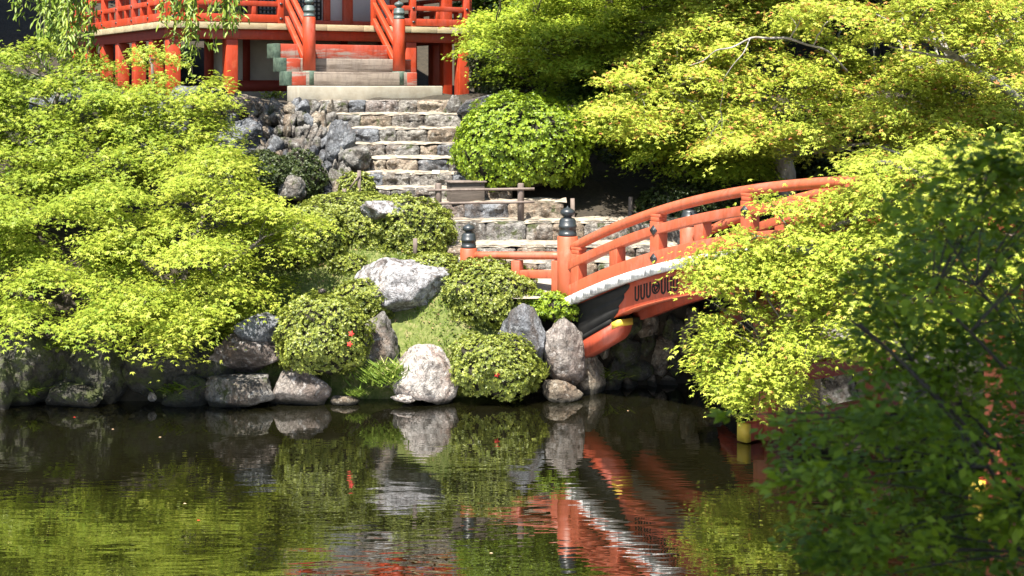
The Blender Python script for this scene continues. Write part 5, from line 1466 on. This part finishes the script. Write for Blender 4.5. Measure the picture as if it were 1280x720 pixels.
for k, (px, py, rx, ry, d, lb) in enumerate([
        (900, 205, 70, 45, 28.5, "dark undergrowth shrub behind the hedge, under the yellow maple"), (1010, 190, 70, 55, 28.8, "dark undergrowth shrub behind the yellow maple's trunk"),
        (1110, 190, 75, 55, 28.4, "dark undergrowth shrub under the right half of the yellow maple"), (1220, 180, 80, 60, 28.2, "dark undergrowth shrub at the right, behind the foreground leaves"),
        (745, 215, 45, 60, 28.6, "dark undergrowth shrub in the shade right of the bright shrub"), (810, 180, 60, 60, 30.0, "dark undergrowth shrub deep in the wood above the hedge"),
        (640, 95, 50, 45, 30.8, "dark undergrowth shrub behind the temple's right corner post"), (1070, 235, 60, 40, 26.4, "dark shrub on the shore behind the bridge rail"), (1190, 250, 70, 45, 26.2, "dark shrub on the shore at the far right behind the bridge")]):
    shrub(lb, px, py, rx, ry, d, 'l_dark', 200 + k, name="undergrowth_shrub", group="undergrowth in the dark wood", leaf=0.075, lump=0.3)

def tuft(label, px, py, d, n, ln, mat, seed, name="grass_tuft", cat="plant", kind='blade', spread=0.12, group=None):
    rng = np.random.default_rng(seed)
    c = P(px, py, d)
    b = c + np.stack([rng.normal(0, spread, n), rng.normal(0, spread * .6, n), rng.normal(0, spread * .3, n)], -1)
    th = rng.uniform(0, 6.28, n)
    D = np.stack([np.cos(th), np.sin(th) - .4, rng.uniform(-.3, 1.0, n)], -1)
    N = np.stack([-np.cos(th) * .5, -np.sin(th) * .5, np.ones(n)], -1)
    mb = MB(); leaves(mb, b, N, D, ln * rng.uniform(.6, 1.2, n), kind, np.clip(rng.normal(.5, .22, n), .01, 1))
    return tag(mesh_obj(name, mb, M[mat]), label, cat, group)
tuft("grassy tuft hanging to the water left of the white boulder", 480, 470, 21.25, 500, 0.26, 'l_grass', 1, spread=0.2)
tuft("small mossy tuft on the waterline stone", 445, 492, 21.15, 300, 0.10, 'l_grass', 2, spread=0.07)
tuft("fern clump at the waterline in the shade of the left bank", 217, 488, 20.95, 36, 0.16, 'l_fern', 3, name="fern", kind='long', group="ferns in the shade")
tuft("fern hanging on the dark left rock", 82, 434, 20.95, 30, 0.2, 'l_fern', 4, name="fern", kind='long', group="ferns in the shade")
tuft("fern at the rock foot under the bridge end", 768, 470, 22.05, 26, 0.15, 'l_fern', 5, name="fern", kind='long', group="ferns in the shade")
tuft("pale weed growing beside the temple slab", 340, 119, 27.2, 90, 0.10, 'l_fern', 6, name="weed", kind='oval')
tuft("dark plants at the waterline near the left edge", 45, 490, 20.95, 30, 0.15, 'l_fern', 7, name="fern", kind='long', group="ferns in the shade")
for k, (px, py, lb) in enumerate([(93, 522, "red fallen petal floating near the left bank"), (141, 537, "pale fallen petal floating in the dark reflection"), (248, 651, "red fallen leaf floating in the green reflection"), (200, 547, "tiny pale petal floating below the ferns"),
                                  (614, 692, "pale petal floating at the bottom of the pond view"), (785, 514, "pale petal floating in the dark water under the bridge"), (231, 630, "pale petal floating left of the red leaf's place")]):
    d = CH * F / (py - HY)
    q = P(px, py, d); q[2] = 0.006
    mb = MB(); leaves(mb, q[None], np.array([[0.05, -.1, 1.0]]), np.array([[1, .3, 0.0]]), 0.036, 'oval', np.array([.5]))
    tag(mesh_obj("floating_petal", mb, M['petal_red' if k in (0, 2) else 'petal_pale']), lb, "petal", "petals floating on the pond")

# ---------------------------------------------------------------- fence, box, stakes, tag
def fence():
    a = P(548, 256, 24.55); b = P(651, 275, 24.55)
    root = thing("rail_fence", "low grey rail fence on the steps in front of the wooden box", "fence", tuple((a + b) / 2))
    za, zb = P(0, 229, 24.55)[2], P(0, 229, 24.55)[2]
    for q, z0 in ((a, 2.25), (b, 2.30)):
        mb = MB().lathe((q[0], q[1], z0), [(0.056, 0), (0.054, za - z0 - 0.02), (0.045, za - z0)], 10)
        mesh_obj("fence_post", mb, M['fence_wood'], root)
    for y in (238, 254.5):
        p0 = P(535, y, 24.50); p1 = P(668, y - 2, 24.50)
        mesh_obj("fence_rail", MB().tube([p0 + (p1 - p0) * t for t in np.linspace(0, 1, 6)], 0.022, 8), M['fence_wood'], root)
fence()
bx = thing("wooden_box", "dark weathered wooden box standing on a step behind the rail fence", "box", tuple(P(582, 253, 25.12)))
c = P(582, 240, 25.12)
ca, sa = math.cos(-0.38), math.sin(-0.38)
AX = np.array([[ca, -sa, 0], [sa, ca, 0], [0, 0, 1]])
ca, sa = math.cos(0.30), math.sin(0.30); AX = np.array([[ca, sa, 0], [-sa, ca, 0], [0, 0, 1]])
mesh_obj("box_body", MB().box(c - np.array([0, 0, .01]), (0.29, 0.17, 0.175), AX), M['box_wood'], bx, bevel=0.008)
mesh_obj("box_lid", MB().box(c + np.array([0, 0, .178]), (0.32, 0.20, 0.012), AX), M['fence_wood'], bx, bevel=0.005)
for k, (px, y0, y1, d, r, lean, lb) in enumerate([
        (449, 213, 262, 24.95, 0.032, 0.0, "upright brown stake by the small green shrub"), (429, 236, 262, 24.5, 0.035, 0.02, "short brown stake in the low azalea hedge"),
        (519, 298, 325, 23.05, 0.035, 0.0, "short brown stake in front of the spreading azalea"), (787, 246, 300, 25.3, 0.040, 0.02, "wooden stake with a rope at the edge of the dark wood"),
        (717, 248, 300, 25.3, 0.038, -0.02, "wooden stake behind the near finial in the shade"), (836, 250, 300, 25.0, 0.036, 0.0, "wooden stake at the left end of the hedge")]):
    t_, b_ = P(px, y0, d), P(px, y1, d)
    t_ = t_ + np.array([lean, 0, 0])
    tag(mesh_obj("stake", MB().tube([b_, (t_ + b_) / 2, t_], r, 8), M['fence_wood']), lb, "stake", "wooden stakes around the steps")
t_ = [P(787, 262, 25.3 - .05), P(812, 270, 25.2), P(836, 266, 25.0 - .05)]
tag(mesh_obj("rope", MB().tube(bez(t_[0], t_[1] - np.array([0, 0, .05]), t_[2], 12), 0.010, 6), M['rope']), "thin straw rope strung between the stakes by the dark wood", "rope")
tag(mesh_obj("brace_stick", MB().tube([P(437, 236, 24.9), P(444, 226, 24.9), P(449, 220, 24.92)], 0.018, 6), M['fence_wood']), "thin stick leaning against the upright brown stake", "stick")
tag(mesh_obj("paper_tag", MB().box(P(545, 215, 25.78), (0.065, 0.03, 0.030)), M['paper'], bevel=0.004), "small white tag lying on a stone step above the wooden box", "tag")
